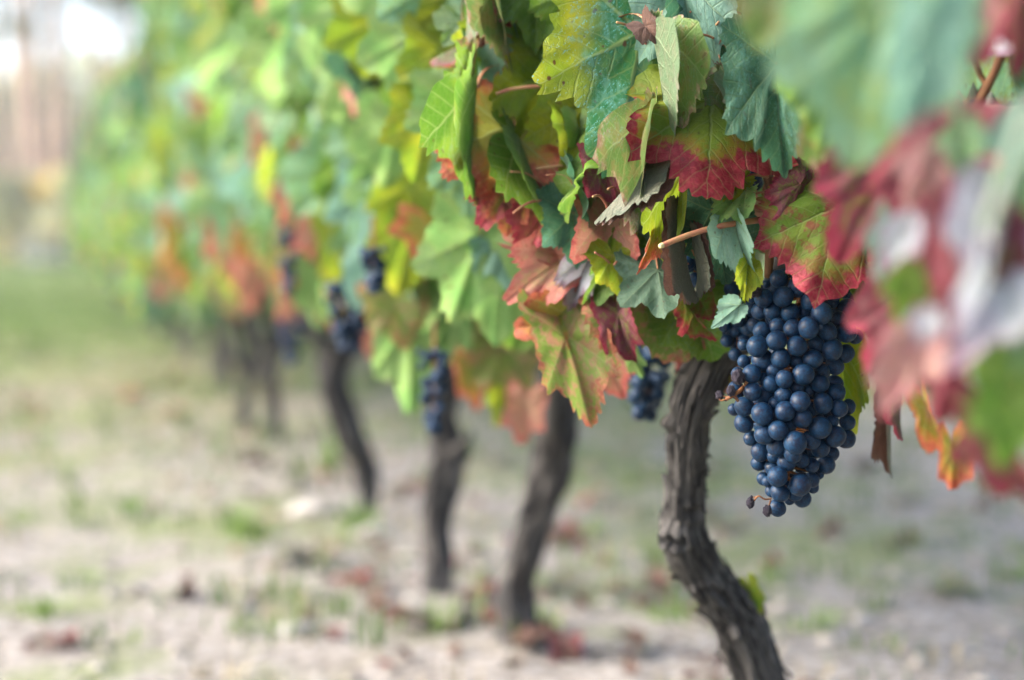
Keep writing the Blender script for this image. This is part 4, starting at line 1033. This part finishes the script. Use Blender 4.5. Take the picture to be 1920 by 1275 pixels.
def clump(name, mat, n, size, shape, seed):
    r_ = random.Random(seed); V, F = [], []
    for _ in range(n):
        c = Vector(shape(r_)); k = len(V)
        a = Vector((r_.gauss(0, 1), r_.gauss(0, 1), r_.gauss(0, 1))).normalized(); b_ = a.orthogonal().normalized(); s = size * r_.uniform(.6, 1.4)
        V += [c - a * s, c + b_ * s * .6, c + a * s, c - b_ * s * .6]; F.append((k, k + 1, k + 2, k + 3))
    return mesh(name, V, F, [mat], smooth=False)
PT, PC = [], []
for k in range(4):
    r_ = random.Random(500 + k); path = [Vector((0, 0, -.1))]
    H_ = 15 + 2 * k
    for i in range(1, 7): path.append(Vector((r_.gauss(0, .12) , r_.gauss(0, .12), H_ * i / 6)))
    specs = [dict(path=path, radii=[.22, .18, .16, .14, .11, .08, .04], n=12, sub=3, rough=.08, seed=k)]
    for j in range(14):
        z = H_ * r_.uniform(.45, .95); a = r_.uniform(0, 6.28); l = r_.uniform(.8, 2.4) * (1.25 - z / H_)
        specs.append(dict(path=[Vector((0, 0, z)), Vector((math.cos(a) * l * .6, math.sin(a) * l * .6, z + .2)), Vector((math.cos(a) * l, math.sin(a) * l, z + .5))], radii=[.05, .035, .012], n=5, sub=2))
    PT.append(join_tubes('trunk', M_PINE, specs))
    cl = [(Vector((r_.gauss(0, .9), r_.gauss(0, .9), H_ * r_.uniform(.6, 1.0))), r_.uniform(.35, .8)) for _ in range(30)]
    def sh(q, cl=cl):
        c, s = q.choice(cl); v = Vector((q.gauss(0, 1), q.gauss(0, 1), q.gauss(0, .6))); return c + v * s * .6
    PC.append(clump('crown', M_NEED, 1500, .13, sh, 600 + k))
r_ = random.Random(3)
PINES = []
for px in (8, 75, 98, 118, 228, 268, 36, 190):
    PINES.append((px, r_.uniform(33, 44)))
def plant_pine(loc, sc, kk, lab, grp):
    o = empty('pine_tree', loc); tag(o, lab, 'pine tree', grp)
    for nm, me in (('trunk', PT[kk]), ('crown', PC[kk])):
        c = bpy.data.objects.new(nm, me); link(c, o)
        if nm == 'crown': c['kind'] = 'stuff'
    o.scale = (sc * 1.0, sc * 1.0, sc); o.rotation_euler.z = r_.uniform(0, 6.28)
PL = ['tall pine trunk at the left edge of the picture, blurred', 'broad pinkish pine trunk beside the bright gap of sky', 'thin dark pine trunk standing out against the white sky', 'greyish pine trunk right of the thin dark one',
      'pale grey pine trunk in the middle of the sky gap', 'pinkish pine trunk just left of the vine tops', 'slim pine trunk between the first two at the left edge', 'slim grey pine trunk left of the middle of the sky gap']
for (px, d), lab in zip(PINES, PL):
    q = at(px, 440, d); plant_pine((q.x, q.y, 0), r_.uniform(.75, .95) * (1.6 if px == 75 else .6 if px in (36, 190, 268) else .85), r_.randrange(4), lab, None)
for _ in range(26):
    a = R(r_.uniform(14, 75)); d = r_.uniform(42, 62)
    plant_pine((math.sin(a) * d, math.cos(a) * d, 0), r_.uniform(.8, 1.2), r_.randrange(4), 'pine tree in the wood beyond the vineyard, hidden by the vines', 'pines of the wood behind the vineyard')
# understorey and bushes
def bsh(q):
    a = q.uniform(0, 6.28); b_ = q.random() ** .5; h = q.random() ** .8
    return (math.cos(a) * b_ * 1.6 * (1.15 - h * .8), math.sin(a) * b_ * 1.6 * (1.15 - h * .8), .1 + h * 2.4)
BU = [clump('foliage', m_, 1400, .11, bsh, 700 + i) for i, m_ in enumerate((M_BUSH, M_NEED, M_BUSH, M_BUSHY_SUNTINT))]
def wood(q):
    a = R(q.uniform(-9, 76)); d = q.uniform(60, 70); h = 7.7 + .8 * mn.noise(Vector((a * 14, 0, 0))) + .6 * mn.noise(Vector((a * 50, 2, 0)))
    return (math.sin(a) * d, math.cos(a) * d, q.random() * h)
tag(obj('woodland', clump('woodland', M_BUSH, 26000, .42, wood, 9)), 'far hazy wood closing the view behind the vineyard', 'woodland', kind='stuff')
def bush(px, py, d, s, k, lab, grp=None):
    q = at(px, py, d); o = obj('bush', BU[k]); o.location = (q.x, q.y, 0); o.scale = (s, s, s); o.rotation_euler.z = r_.uniform(0, 6)
    tag(o, lab, 'bush', grp)
bush(90, 430, 34, .75, 3, 'small sunlit yellow bush above the pale wall at the end of the aisle')
bush(135, 430, 36, .9, 3, 'taller yellow green bush right of the pinkish pine trunk')
bush(10, 430, 33, .8, 0, 'green bush at the left edge under the pines')
bush(50, 430, 37, .9, 2, 'green bush between the first pine trunks')
bush(150, 430, 31, .8, 0, 'green bush at the end of the row')
bush(230, 430, 38, 1.3, 2, 'large pale green bush behind the end of the row')
M_WALL = simple('pale_wall', (0.42, 0.43, 0.46), (0.36, 0.37, 0.40), 4, .9)
q = at(88, 440, 31)
wl = empty('low_wall', (q.x, q.y, 0)); tag(wl, 'low pale grey wall at the far end of the grassy aisle', 'wall')
def box(name, mat, sx, sy, sz, z0, parent):
    V = [(x * sx / 2, y * sy / 2, z0 + z * sz) for z in (0, 1) for x, y in ((-1, -1), (1, -1), (1, 1), (-1, 1))]
    return obj(name, mesh(name, V, [(3, 2, 1, 0), (4, 5, 6, 7), (0, 1, 5, 4), (1, 2, 6, 5), (2, 3, 7, 6), (3, 0, 4, 7)], [mat], smooth=False), parent, Matrix.Translation(parent.location))
box('masonry', M_WALL, 1.1, .3, .55, 0, wl); box('coping', M_WALL, 1.2, .38, .07, .55, wl)

# ------------------------------------------------------------------ air
b = NB('air')
hz = b.nd('ShaderNodeVolumePrincipled', {'Color': (0.95, 0.96, 1.0), 'Density': 0.0020, 'Anisotropy': 0.2})
b.nd('ShaderNodeOutputMaterial', {'Volume': hz.outputs[0]})
V = [(x, y, z) for z in (-1.0, 26.0) for x, y in ((-30, -20), (95, -20), (95, 90), (-30, 90))]
hb = obj('haze', mesh('haze', V, [(3, 2, 1, 0), (4, 5, 6, 7), (0, 1, 5, 4), (1, 2, 6, 5), (2, 3, 7, 6), (3, 0, 4, 7)], [b.mat], smooth=False))
tag(hb, kind='stuff')
